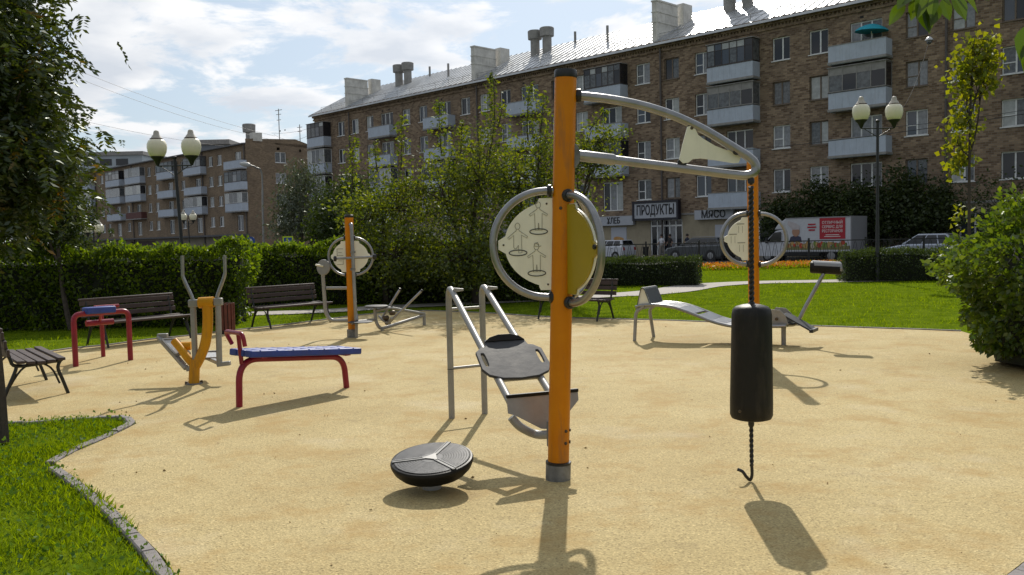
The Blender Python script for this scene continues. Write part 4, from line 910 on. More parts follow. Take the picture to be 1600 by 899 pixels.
for zz_, ww in ((.13, .055), (.02, .055), (-.13, .055), (.07, .03), (-.07, .03)):
    MB().obox(a4 + dl4 * .17 + V((0, 0, zc4 + zz_)) + n4 * .010, dl4 * ww, n4 * .002, V((0, 0, .004))).build('printed_line', LINE, s4, smooth=False)
for zz_ in (.10, .04, -.04, -.10): MB().obox(a4 + dl4 * (.12 + .1 * (zz_ > 0)) + V((0, 0, zc4 + zz_)) + n4 * .010, dl4 * .004, n4 * .002, V((0, 0, .03))).build('printed_line', LINE, s4, smooth=False)
MB().tube([q4(523, 404.5, -.16), q4(586, 401.5, -.12)], .022, 10).build('cross_handle', STEEL, s4)
for p in ((524, 404.5), (585, 401.5)): MB().lathe([(.02, -.02), (.045, -.015), (.047, .02), (.03, .03)], q4(*p, -.16), axis=(-1 if p[0] < 550 else 1, -.3, 0), n=14).build('knob', BLACKP, s4)
MB().tube(fillet([q4(546.5, 352, -.02), q4(549, 350, -.14), q4(556, 500, -.14)], .1, 6), .03, 12).build('lift_rail', STEEL, s4)
for y_ in (394, 421): MB().lathe([(.043, -.02), (.043, .02)], q4(551.5, y_, -.14), n=12).build('collar', CONC, s4)
MB().lathe([(.02, 0), (.20, .004), (.205, .018), (.19, .022), (.02, .022)], q4(563, 504.5, -.18), n=24).build('step_plate', GREYSEAT, s4)
for v_ in (1,): MB().tube(fillet([q4(556, 490, -.13), q4(558, 503, -.16), q4(548, 506, -.02)], .06, 5), .03, 10).build('step_arm', STEEL, s4)
MB().cyl(q4(557, 505, -.14), q4(557, 528, -.14), .025, 10).build('stop_foot', STEELP, s4)
wc = q4(505.5, 418, -.05); wa = V((-.42, -.90, .10)).normalized()
wh = MB().lathe([(.02, -.022), (.125, -.02), (.132, -.008), (.132, .008), (.125, .02), (.02, .024)], wc, axis=wa, n=28).build('hand_wheel', mat('wheel_grey', (.23, .225, .215), .5, var=.1), s4)
MB().cyl(wc + wa * .02 + V((0, 0, .02)), wc + wa * .20 + V((0, 0, .03)), .017, 8).build('wheel_handle', CREAM, wh); MB().cyl(wc - wa * .02, wc - wa * .16 - V((0, 0, .02)), .015, 8).build('wheel_handle', CREAM, wh)
MB().tube(fillet([q4(504.5, 430, 0), q4(508.5, 488, 0), q4(516, 501.5, 0), q4(549, 501, 0)], .16, 7), .032, 12).build('wheel_arm', STEELP, s4)
MB().cyl(q4(510, 450.5), q4(545, 450.5), .026, 10).build('brace', STEELP, s4)

# ------------------------------------------------------------------ 5. rowing seat next to it
B5 = G(601, 517); r5 = thing('rowing_machine', tuple(B5), 'low grey tubular rowing seat with two raised handles beside the back left station', 'rowing machine')
def q5(px, py, dy=0): return P(px, py, B5.y + dy)
E5 = G(663, 508.5)
MB().tube(fillet([q5(585.5, 482), q5(587, 503), q5(594, 514.5), P(662, 493, E5.y)], .2, 7), .030, 12).build('lower_frame', STEELP, r5)
MB().tube(fillet([q5(588, 486), q5(609, 481), P(662, 490.5, E5.y)], .1, 5), .026, 12).build('upper_frame', STEELP, r5)
MB().cyl(E5, P(662.5, 489, E5.y), .030, 12).build('end_leg', STEELP, r5)
MB().cyl(q5(597, 514), V((q5(597, 514).x, q5(597, 514).y, 0)), .028, 12).build('front_foot', STEELP, r5)
MB().lathe([(.02, 0), (.205, .004), (.21, .02), (.19, .03), (.02, .032)], q5(588, 480), n=22).build('seat', GREYSEAT, r5)
for a, b, c in (((596, 499), (624.5, 453), .18), ((607.5, 505), (658.5, 455), -.1)):
    h_ = MB().tube([q5(*a, c), q5(*b, c)], .023, 10).build('handle', STEEL, r5); e = q5(*b, c); f_ = (q5(*b, c) - q5(*a, c)).normalized(); MB().lathe([(.025, 0), (.025, .03), (.015, .036)], e - f_ * .005, axis=f_, n=10).build('grip_cap', BLACKP, h_)
MB().tube(fillet([q5(592, 494, .2), q5(597, 500, .1), q5(607, 506, -.1), q5(612, 497, -.15)], .06, 5), .022, 8).build('linkage', STEELP, r5)
for p in ((606, 504), (603, 497), (613, 489)): MB().lathe([(.035, -.05), (.045, -.03), (.045, .03), (.035, .05)], q5(*p, 0), axis=(1, .4, 0), n=10).build('pivot', BOLT, r5)
MB().tube([q5(586, 500), q4(556, 503)], .026, 10).build('tie_bar', STEELP, r5)

# ------------------------------------------------------------------ 6. blue plank bench on red arch
LA, LB = G(374, 636), G(541.5, 606); d6 = (LB - LA).normalized(); w6 = V((-d6.y, d6.x, 0)); L6 = (LB - LA).length; h6 = P(415, 560, LA.y + .2).z; h6b = P(512, 558, LB.y - .15).z
b6 = thing('exercise_bench', tuple((LA + LB) / 2), 'blue plank exercise bench on a bent dark red tube', 'exercise bench')
MB().tube(fillet([LA, LA + V((0, 0, h6 + .02)) + d6 * .015, LB + V((0, 0, h6b - .015)) - d6 * .03, LB], .28, 9), .0325, 16).build('arch_frame', RED, b6)
bl0 = P(384, 552, LA.y - .0); off0 = (bl0 - LA).dot(d6)
zt6 = h6 + .034
a0 = LA + d6 * .03 + V((0, 0, zt6 + .012)); a1 = LB + d6 * .07 + V((0, 0, h6b + .012)); nb = 9
for k in range(3):
    o_ = w6 * (-.135 + .135 * k); pk = MB(); c0, c1 = a0 + o_, a1 + o_
    pk.bar(c0 + V((0, 0, .034)), c1 + V((0, 0, .034)), .125, .068); pk.build('plank', BLUE, b6, smooth=False, bevel=.014)
for k in range(7):
    t_ = .08 + k * .14; c_ = a0.lerp(a1, t_) + V((0, 0, .071)); MB().obox(c_ + V((0, 0, -.004)), w6 * .19, d6 * .010, V((0, 0, .004))).build('anti_slip_strip', BLUE, b6, bevel=.003)
for t_ in (.12, .88): MB().obox(a0.lerp(a1, t_) + V((0, 0, -.006)), w6 * .17, d6 * .03, V((0, 0, .007))).build('mounting_plate', RED, b6, smooth=False)
hb_ = P(385, 560, LA.y); ht_ = P(372.5, 520, LA.y)
hd = LA + d6 * .045 + V((0, 0, h6 - .03)); tp = V((P(371, 520, LA.y).x, LA.y + .02, P(371, 520, LA.y).z))
MB().tube([hd, tp], .022, 12).build('handle_stem', RED, b6)
wl = V((d6.x, d6.y, 0)); 
cl = tp; side = w6
hp_ = fillet([cl + side * -.20 + d6 * -.055 + V((0, 0, -.12)), cl + side * -.19 + d6 * -.07 + V((0, 0, .004)), cl + side * -.19 * -1.25 + d6 * -.0 + V((0, 0, .0)), cl + side * .25 + d6 * .08 + V((0, 0, -.135))], .07, 6)
MB().tube(hp_, .0215, 12).build('foot_hook', RED, b6)

# ------------------------------------------------------------------ 7. yellow and grey walker
B7 = G(303, 600); Y7 = B7.y
w7 = thing('walker_trainer', tuple(B7), 'yellow forked walker trainer with two tall grey swing handles', 'walker trainer')
def q7(px, py, dy=0): return P(px, py, Y7 + dy)
fr7 = MB().tube(smooth_path([q7(305.5, 572), q7(312, 560), q7(320, 540), q7(324, 515), q7(324.5, 490), q7(323, 470.5)], 6), [.058] * 31, 16); fr7.build('upright', YEL, w7)
MB().tube([B7 - V((0, 0, .01)), q7(304, 568), q7(304, 562)], [.060, .060, .055], 18).build('base_post', YEL, w7)
MB().tube(smooth_path([q7(306, 573), q7(295, 562), q7(283, 546, .05), q7(272, 533, .1)], 5), .045, 14).build('lower_arm', YEL, w7)
MB().lathe([(.05, -.06), (.05, .06)], q7(290, 541, .12), axis=(1, .2, 0), n=14).build('bearing', YEL, w7)
MB().lathe([(.095, 0), (.095, .012)], B7, n=18).build('base_flange', CONC, w7)
for p in ((291, 601), (315, 599)): MB().lathe([(.016, 0), (.016, .03), (.01, .035)], G(*p), n=8).build('bolt', BOLT, w7)
MB().cyl(q7(311, 473.5), q7(334, 472), .062, 16).build('cross_head', YEL, w7)
for xa, xb, n_ in ((295, 310.5, 0), (334.5, 347.5, 1)): MB().bar(q7(xa, 474.5 - n_ * 2.5), q7(xb, 474 - n_ * 2.5), .075, .085).build('pivot_housing', STEELP, w7, bevel=.01)
for sg, (tx, ty), pts in ((0, (303, 480), [(302, 470), (299, 462), (287, 436), (285.5, 425), (285, 400)]), (1, (340, 478), [(338.5, 468), (341, 458), (350.5, 432), (351.5, 420), (351, 399.5)])):
    MB().tube(smooth_path([q7(*p) for p in pts], 4), .021, 10).build('swing_handle', STEEL, w7)
MB().cyl(q7(301.5, 478), q7(305.5, 575), .034, 12).build('swing_leg', STEELP, w7); MB().cyl(q7(340.5, 476), q7(343, 571), .034, 12).build('swing_leg', STEELP, w7)
MB().bar(q7(291, 577.5, -.02), q7(308, 572.5), .06, .05).build('foot_bracket', STEELP, w7, bevel=.006); MB().bar(q7(339.5, 570), q7(360, 567.5), .06, .05).build('foot_bracket', STEELP, w7, bevel=.006)
MB().bar(q7(291.5, 576, -.04), q7(247.5, 526.5, .35), .055, .045).build('foot_bar', STEELP, w7, bevel=.006); MB().bar(q7(342, 567, .02), q7(314, 555, .75), .05, .045).build('foot_bar', STEELP, w7, bevel=.006)
MB().bar(q7(246.5, 525, .36), q7(262, 524.5, .36), .06, .05).build('foot_bracket', STEELP, w7, bevel=.006)
def tread(c, ex, ey):
    t_ = MB().obox(c, ex, ey, V((0, 0, .008))).build('tread', mat('tread_sheet', (.42, .42, .41), .4, metal=.4, var=.2, vscale=40), w7, smooth=False)
    fr = MB()
    for s in (-1, 1): fr.obox(c + ex * s + V((0, 0, .008)), ex.normalized() * .01, ey, V((0, 0, .012))); fr.obox(c + ey * s + V((0, 0, .008)), ex, ey.normalized() * .01, V((0, 0, .013)))
    fr.build('tread_rim', CONC, t_, smooth=False)
fd = (q7(247.5, 526.5, .35) - q7(291.5, 576, -.04)).normalized()
tread(q7(275, 543, .18), V((.075, .03, .0)), fd * .16); tread(q7(327, 556, .42), V((.10, .02, 0)), V((-.06, .15, .02)))

# ------------------------------------------------------------------ 8. red three-legged frame with blue pad
R1, R2, R3 = G(118.5, 573), G(204, 563), G(161.5, 557.5)
r8 = thing('pad_frame', tuple((R1 + R2 + R3) / 3), 'dark red three legged frame with a blue pad on its top bar', 'exercise frame')
h8 = P(113, 492, R1.y).z
MB().tube(fillet([R1, R1 + V((0, 0, h8)), V((R2.x, R2.y, h8 + .0)), R2], .10, 6), .036, 14).build('front_frame', RED, r8)
md = (R1 + R2) / 2 + V((0, 0, h8)); 
MB().tube(fillet([md, V((R3.x, R3.y, h8)) * .55 + md * .45 , R3 * .999 + V((0, 0, h8)) , R3], .05, 4), .030, 12).build('rear_leg', RED, r8)
e8 = (R2 - R1).normalized(); pc8 = P(155, 486, (R1.y + R2.y) / 2 - .02)
MB().obox(pc8 + V((0, 0, .012)), e8 * .20, V((-e8.y, e8.x, 0)) * .09, V((0, 0, .046))).build('pad', BLUE, r8, bevel=.02)
MB().cyl(pc8 - e8 * .17 + V((0, .22, .045)), pc8 + e8 * .17 + V((0, .22, .045)), .025, 10).build('top_bar', RED, r8)
for s in (-.12, .12): MB().cyl(pc8 + e8 * s + V((0, .2, .045)), pc8 + e8 * s + V((0, .06, -.02)), .018, 8).build('pad_bracket', RED, r8)
lowb = P(156, 504, R3.y - .2); MB().cyl(lowb - e8 * .19, lowb + e8 * .19, .042, 12).build('leg_roller', RED, r8)
MB().cyl(lowb, md.lerp(V((R3.x, R3.y, h8)), .5), .02, 8).build('roller_stem', RED, r8)

# ------------------------------------------------------------------ 9. right orange station behind the bag
B9 = G(1179, 557.5); Y9 = B9.y; T9 = P(1175.5, 247, Y9)
s9 = thing('exercise_station', tuple(B9), 'orange post with hoop and round cream panel standing behind the punch bag', 'exercise station')
a9 = T9 - B9
MB().tube([B9, B9 + a9 * .985], .0705, 22).build('post', ORANGE, s9); MB().lathe([(.073, 0), (.075, .04), (.06, .052)], B9 + a9 * .98, axis=a9, n=22).build('post_cap', BLACKP, s9)
MB().lathe([(.09, -.02), (.09, .11), (.084, .115)], B9, n=22).build('base_sleeve', CONC, s9)
zc9 = P(1178, 373, Y9).z; x9 = B9 + a9 * (zc9 / a9.z); x9.z = 0
half_hoop(s9, x9, V((-1, -.1, 0)), zc9, .325, .42); p9 = half_panel(s9, x9, V((-1, -.1, 0)), zc9, .275, .345, CREAM)
half_hoop(s9, x9, V((.93, -.38, 0)), zc9 - .01, .325, .41)
d9 = V((-1, -.1, 0)).normalized(); n9 = V((.1, -1, 0)).normalized()
for cx_, cz_ in ((.17, .12), (.27, -.01), (.16, -.12)):
    MB().obox(x9 + d9 * cx_ + V((0, 0, zc9 + cz_ + .07)) + n9 * .009, d9 * .05, n9 * .001, V((0, 0, .006))).build('printed_line', LINE, p9, smooth=False)
    for s in (-.025, .025): MB().obox(x9 + d9 * (cx_ + s) + V((0, 0, zc9 + cz_)) + n9 * .009, d9 * .002, n9 * .001, V((0, 0, .045))).build('printed_line', LINE, p9, smooth=False)

# ------------------------------------------------------------------ 10. wave bench with roller arm
Wa, Wb, Wc = G(991.5, 533), G(1021.5, 526.5), G(1224.5, 539)
w10 = thing('wave_bench', tuple((Wa + Wc) / 2), 'grey steel wave shaped bench with wedge headrest and roller arm', 'exercise bench')
wv = (Wb - Wa); wv.z = 0; wn = wv.normalized(); mid0 = (Wa + Wb) / 2; u10 = (V((Wc.x, Wc.y, 0)) - mid0); L10 = u10.length; u10.normalize(); wid = .27; wperp = V((-u10.y, u10.x, 0))
def W(s, z, w=0): return V((mid0.x, mid0.y, 0)) + u10 * s + wperp * w + V((0, 0, z))
zl = P(1000, 478, Wa.y).z
keys = [(-.02, zl - .02), (.10, zl + .01), (.35, zl + .015), (.62, zl - .02), (.9, zl - .11), (1.15, zl - .20), (1.4, zl - .255), (1.65, zl - .27), (1.95, zl - .25), (L10 + .10, zl - .24)]
prof10 = smooth_path([V((a, b, 0)) for a, b in keys], 5)
for s in (-1, 1):
    MB().tube([W(p.x, p.y, s * wid) for p in prof10], .024, 10).build('side_rail', STEEL, w10)
    MB().tube(fillet([V((Wa.x, Wa.y, 0)) if s < 0 else V((Wb.x, Wb.y, 0)), W(-.02, zl - .10, s * wid), W(.12, zl + .0, s * wid)], .06, 5), .026, 10).build('leg', STEELP, w10)
npl = 11; cum = prof10
for k in range(npl):
    t0 = int(len(prof10) * (k + .06) / npl); t1 = min(len(prof10) - 1, int(len(prof10) * (k + 1.0) / npl)); a, b = prof10[t0], prof10[t1]
    if a.x < .12: a = V((.12, zl + .008, 0))
    if b.x <= a.x + .03: continue
    MB().add([W(a.x, a.y + .018, -wid), W(a.x, a.y + .018, wid), W(b.x - .012, b.y + .018, wid), W(b.x - .012, b.y + .018, -wid), W(a.x, a.y - .004, -wid), W(a.x, a.y - .004, wid), W(b.x - .012, b.y - .004, wid), W(b.x - .012, b.y - .004, -wid)], [(0, 1, 2, 3), (7, 6, 5, 4), (0, 4, 5, 1), (1, 5, 6, 2), (2, 6, 7, 3), (3, 7, 4, 0)]).build('seat_slat', mat('slat_grey', (.17, .18, .20), .35, metal=.5, var=.15), w10, smooth=False)
hp1 = [(.0, 0), (.055, .235), (.075, .262), (.10, .262), (.12, .24), (.215, -.005)]
hz = zl + .015
for s in (-1, 1): MB().prism([(a, b) for a, b in hp1], W(0, hz, s * (wid - .03)), u10, (0, 0, 1), .012).build('headrest_cheek', CREAM, w10, smooth=False)
hm = MB()
for (a, b), (c, d) in zip(hp1, hp1[1:]): hm.add([W(a, hz + b, -wid), W(c, hz + d, -wid), W(c, hz + d, wid), W(a, hz + b, wid), W(a - .0, hz + b - .015, -wid), W(c, hz + d - .015, -wid), W(c, hz + d - .015, wid), W(a, hz + b - .015, wid)], [(0, 1, 2, 3), (7, 6, 5, 4), (0, 4, 5, 1), (2, 6, 7, 3)])
hm.build('headrest', mat('headrest_grey', (.070, .078, .085), .45, var=.15), w10, ang=60)
MB().prism([(-.02, -.06), (.25, .0), (.25, .02), (-.02, .02)], W(0, zl - .02, -wid + .002), u10, (0, 0, 1), .012).build('corner_gusset', STEELP, w10, smooth=False)
MB().cyl(W(L10, .0), W(L10, zl - .24), .034, 12).build('rear_leg', STEELP, w10)
ze = zl - .22
for s in (-1, 1): MB().prism([(-.18, -.06), (.05, -.06), (.16, -.02), (.12, .10), (.04, .175), (-.10, .185), (-.17, .10)], W(L10 - .05, ze + .02, s * .17), u10, (0, 0, 1), .012).build('cheek_plate', STEELP, w10, smooth=False)
MB().lathe([(.022, -.2), (.022, .2)], W(L10 - .05, ze + .07), axis=wperp, n=10).build('pivot', BOLT, w10)
fpa, fpb = W(L10 + .02, ze + .13), W(L10 + .42, ze - .09)
fpl = MB().bar(fpa, fpb, .34, .022); fpl.build('foot_plate', GREYSEAT, w10, bevel=.004); MB().bar(fpb - u10 * .03, fpb + u10 * .02, .35, .045).build('foot_stop', BLACKP, w10, bevel=.004)
ra = P(1245, 504, Wc.y + .05); rbp = P(1287, 428, Wc.y + .05)
MB().tube(fillet([W(L10 + .05, ze - .03), ra - V((0, 0, .03)), ra.lerp(rbp, .3), rbp], .10, 6), .027, 12).build('roller_arm', STEEL, w10)
rx = P(1291, 419, Wc.y + .05); rd = V((.86, -.50, -.06)).normalized()
MB().lathe([(.04, -.215), (.080, -.21), (.086, -.2), (.086, .2), (.080, .21), (.04, .215)], rx, axis=rd, n=22).build('roller', RUBBER, w10)
sh = MB(); x_, y_, z_ = frame(rd)
for k in range(9):
    a0_, a1_ = R(-20 + k * 22), R(-20 + (k + 1) * 22)
    c0_ = V((0, -math.cos(a0_), math.sin(a0_))) * .098; c1_ = V((0, -math.cos(a1_), math.sin(a1_))) * .098
    sh.add([rx - rd * .195 + c0_, rx + rd * .185 + c0_, rx + rd * .185 + c1_, rx - rd * .195 + c1_], [(0, 1, 2, 3)])
sh.build('roller_cover', mat('roller_cover_grey', (.24, .25, .26), .35, metal=.3), w10, ang=60)

# ------------------------------------------------------------------ park benches and litter bin
WOOD = mat('dark_brown_slat', (0.042, 0.027, 0.026), 0.6, col2=(0.075, 0.05, 0.046), vscale=9, bump=.2, bscale=50)
IRON = mat('black_cast_iron', (0.012, 0.013, 0.012), 0.45, var=.3)
def make_bench(name, a, b, front, label, seat_h=.40, over=.10, group='park benches round the playground'):
    """a, b: front feet of the two end frames; front = facing direction"""
    a, b = V((a.x, a.y, 0)), V((b.x, b.y, 0)); u = (b - a).normalized(); f = V((-u.y, u.x, 0)); f = f if f.dot(V(front)) > 0 else -f; L_ = (b - a).length
    t = thing(name, tuple((a + b) / 2 - f * .25), label, 'bench', group)
    def q(s, y, z): return a + u * s - f * y + V((0, 0, z))
    for s in (0, L_):
        fr_ = MB()
        fr_.tube(smooth_path([q(s, -.03, 0), q(s, .02, .16), q(s, .06, .30), q(s, .01, .40), q(s, .03, seat_h - .03), q(s, .12, seat_h - .035), q(s, .45, seat_h - .05), q(s, .52, seat_h + .05), q(s, .59, seat_h + .33)], 4), .019, 8)
        fr_.tube(smooth_path([q(s, .60, 0), q(s, .53, .16), q(s, .47, .30), q(s, .46, seat_h - .05)], 4), .019, 8)
        fr_.tube(smooth_path([q(s, .05, .12), q(s, .13, .30), q(s, .28, .37), q(s, .42, .30), q(s, .54, .12)], 4), .012, 6)
        fr_.build('end_frame', IRON, t)
    for k in range(5): 
        y_ = .035 + k * .098; z_ = seat_h - .005 - .012 * math.sin(k / 4 * math.pi) * 1.5; MB().obox(q(L_ / 2, y_, z_), u * (L_ / 2 + over), f * .038, V((0, 0, .016))).build('seat_slat', WOOD, t, bevel=.006)
    for k in range(3):
        z_ = seat_h + .10 + k * .095; y_ = .515 + (z_ - seat_h) * .24; MB().obox(q(L_ / 2, y_, z_), u * (L_ / 2 + over), f * .014 + V((0, 0, .003)), V((0, 0, .038))).build('back_slat', WOOD, t, bevel=.006)
    MB().obox(q(L_ / 2, .61, seat_h + .352), u * (L_ / 2 + over), f * .03, V((0, 0, .018))).build('top_rail', WOOD, t, bevel=.008)
    return t
n0, n1 = G(102, 615), G(68.5, 594.5)
make_bench('park_bench', n0, n1, (1, .8, 0), 'dark slatted bench at the left edge beside the leaning tree trunk')
make_bench('park_bench', G(168, 544), G(296.5, 528.5), (1, -.7, 0), 'dark slatted bench behind the red frame, against the left hedge')
make_bench('park_bench', G(422, 514), V((G(502, 502.5).x + .22, G(502, 502.5).y - .25, 0)), (1, -1, 0), 'dark slatted bench between the left hedge end and the hand wheel station')
make_bench('park_bench', G(842.5, 498.5), G(934, 502.5), (-1, -1, 0), 'dark slatted bench seen behind the tall orange post')
Bb = G(355, 521.5); bn = thing('litter_bin', tuple(Bb), 'small litter bin of red brown wooden slats beside the left hedge end', 'litter bin')
for k in range(14):
    a = 2 * math.pi * k / 14; c_ = Bb + V((math.cos(a) * .135, math.sin(a) * .135, .31)); MB().obox(c_, V((-math.sin(a), math.cos(a), 0)) * .024, V((math.cos(a), math.sin(a), 0)) * .009, V((0, 0, .24))).build('slat', mat('bin_wood', (.11, .025, .018), .5, var=.3, vscale=8), bn, smooth=False)
MB().lathe([(.122, .05), (.122, .53), (.10, .535), (.10, .08)], Bb, n=16).build('liner', IRON, bn); MB().lathe([(.10, 0), (.10, .06)], Bb, n=16).build('base', IRON, bn)

# ================================================================== VEGETATION
BARK = mat('tree_bark', (0.055, 0.042, 0.032), 0.9, var=0.4, vscale=14, bump=.6, bscale=30)
L_HEDGE = leaf_mat('hedge_leaf', (0.045, 0.085, 0.007), (0.135, 0.180, 0.014), .5, .42, (2.1, 2.1, .4), gloss=.035)
L_HEDGE2 = leaf_mat('low_hedge_leaf', (0.030, 0.050, 0.014), (0.060, 0.085, 0.022), .3, .4, (1.8, 1.8, .4), gloss=.045)
L_APPLE = leaf_mat('fruit_tree_leaf', (0.032, 0.058, 0.008), (0.125, 0.150, 0.016), .48, .5, (2.4, 2.2, .35), gloss=.045)
L_ROWAN = leaf_mat('rowan_leaflet', (0.018, 0.038, 0.008), (0.048, 0.075, 0.011), .34, .4, (2.0, 1.6, .4), gloss=.05)
L_ROWANY = leaf_mat('rowan_leaflet_turning', (0.07, 0.085, 0.012), (0.16, 0.10, 0.015), .4, .4, (1.8, 1.4, .4), gloss=.05)
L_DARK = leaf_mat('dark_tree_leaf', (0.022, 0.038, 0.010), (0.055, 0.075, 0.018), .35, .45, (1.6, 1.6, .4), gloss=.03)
L_MAPLE = leaf_mat('young_maple_leaf', (0.13, 0.17, 0.012), (0.24, 0.24, 0.018), .6, .5, (1.5, 1.4, .3), gloss=.03)
L_SHRUB = leaf_mat('shrub_leaf', (0.045, 0.085, 0.014), (0.115, 0.155, 0.022), .42, .36, (1.9, 1.9, .35), gloss=.045)
L_CHEST = leaf_mat('overhanging_leaf', (0.045, 0.085, 0.008), (0.08, 0.12, 0.012), .45, .4, (1.5, 1.5, .35), gloss=.04)
CORE = mat('dark_core_filler', (0.012, 0.016, 0.006), 1.0, var=.5, vscale=10)  # near-black filler added inside the foliage to block the view through it
def unit(n):
    v = rng.normal(0, 1, (n, 3)); return v / np.linalg.norm(v, axis=1, keepdims=True)
def hedge(name, label, a, b, thick, h, n, leaf, lm, z0=0.0, lump=.10, core=.60, group=None, cat='hedge'):
    a, b = V((a[0], a[1], 0)), V((b[0], b[1], 0)); u = (b - a).normalized(); w = V((-u.y, u.x, 0)); L_ = (b - a).length
    t = thing(name, tuple((a + b) / 2 + V((0, 0, z0))), label, cat, group)
    fa = np.array([L_ * h, L_ * h * .5, L_ * thick * 1.3, thick * h, thick * h]); face = rng.choice(5, n, p=fa / fa.sum())
    s = rng.uniform(0, L_, n); y = rng.uniform(-thick / 2, thick / 2, n); z = rng.uniform(0.02, h, n); dep = np.abs(rng.normal(0, .10, n))
    f = -1.0
    y = np.where(face == 0, -thick / 2 + dep, np.where(face == 1, thick / 2 - dep, y)); z = np.where(face == 2, h - dep, z); s = np.where(face == 3, dep, np.where(face == 4, L_ - dep, s))
    lum = lump * (np.sin(s * 2.1 + 1.3) * np.cos(z * 2.7 + s * .9) + .7 * np.sin(s * 5.3 + z * 4.1) + .5 * np.sin(s * 11 + z * 7 + y * 9))
    y = np.where(face == 0, y - lum, np.where(face == 1, y + lum, y)); z = np.where(face == 2, z + lum * .8 + np.abs(rng.normal(0, .05, n)), z); s = np.where(face == 3, s - lum, np.where(face == 4, s + lum, s))
    rr = thick * .22; over = np.maximum(0, z - (h - rr)) * np.maximum(0, np.abs(y) - (thick / 2 - rr)) / rr; y -= np.sign(y) * over * .8
    pos = np.stack([a.x + u.x * s + w.x * y, a.y + u.y * s + w.y * y, z0 + np.maximum(z, .02)], 1)
    out = np.zeros((n, 3)); sg = np.where(face == 0, -1, np.where(face == 1, 1, 0)); out[:, 0] = w.x * sg; out[:, 1] = w.y * sg; out[:, 2] = np.where(face == 2, .9, .25)
    ns = int(L_ * 26 * (1 if h > 1.2 else .5)); m_ = rng.choice(n, ns); hs = np.abs(rng.normal(0, .09, ns)) * (1 if h > 1.2 else .4); sel = face[m_] == 2; z[m_[sel]] += hs[sel] + .03; pos[m_[sel], 2] += hs[sel] + .03
    orient = out + rng.normal(0, .65, (n, 3))
    put('foliage', leaf_mesh('foliage', pos, rng.uniform(leaf * .6, leaf * 1.25, n), lm, rng, orient=orient, aspect=.62), t)
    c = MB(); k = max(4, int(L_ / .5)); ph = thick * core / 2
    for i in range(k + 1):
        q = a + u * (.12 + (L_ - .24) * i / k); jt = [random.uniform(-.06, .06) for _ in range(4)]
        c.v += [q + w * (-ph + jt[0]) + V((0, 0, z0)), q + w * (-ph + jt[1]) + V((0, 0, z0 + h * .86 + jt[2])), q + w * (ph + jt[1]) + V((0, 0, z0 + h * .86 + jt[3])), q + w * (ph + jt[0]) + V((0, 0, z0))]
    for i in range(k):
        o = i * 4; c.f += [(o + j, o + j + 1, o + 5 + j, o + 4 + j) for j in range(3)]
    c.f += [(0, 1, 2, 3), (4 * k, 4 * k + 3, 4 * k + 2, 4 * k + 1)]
    c.build('dark_core', CORE, t, smooth=False); return t  # added dark lumpy box behind the leaf faces, not modelled branches
hl0, hl1 = G(-60, 520), G(372, 508)
hedge('clipped_hedge', 'tall clipped hedge at left behind the red frame and bench', (-19.0, 17.25), (hl1.x, hl1.y + .7), 1.3, 1.50, 42000, .092, L_HEDGE, lump=.11, group='hedges round the playground')
hedge('clipped_hedge', 'long dark hedge under the fruit trees behind the hand wheel station', (-7.3, 23.3), (1.0, 22.7), 1.2, 1.48, 24000, .095, L_HEDGE, lump=.10, group='hedges round the playground')
ch0, ch1 = G(905, 446), G(1100, 446)
hedge('clipped_hedge', 'low square clipped hedge in front of the grocery', (ch0.x - 1.6, ch0.y + .5), (ch1.x, ch1.y + .45), 1.2, .82, 15000, .06, L_HEDGE2, lump=.025, group='hedges round the playground')
rh0, rh1 = G(1322, 440), G(1495, 441)
hedge('clipped_hedge', 'low dark hedge round the right lamp post', (rh0.x, rh0.y + .5), (rh1.x + 5, rh1.y + .4), 1.3, .90, 17000, .065, L_HEDGE2, lump=.05, group='hedges round the playground')

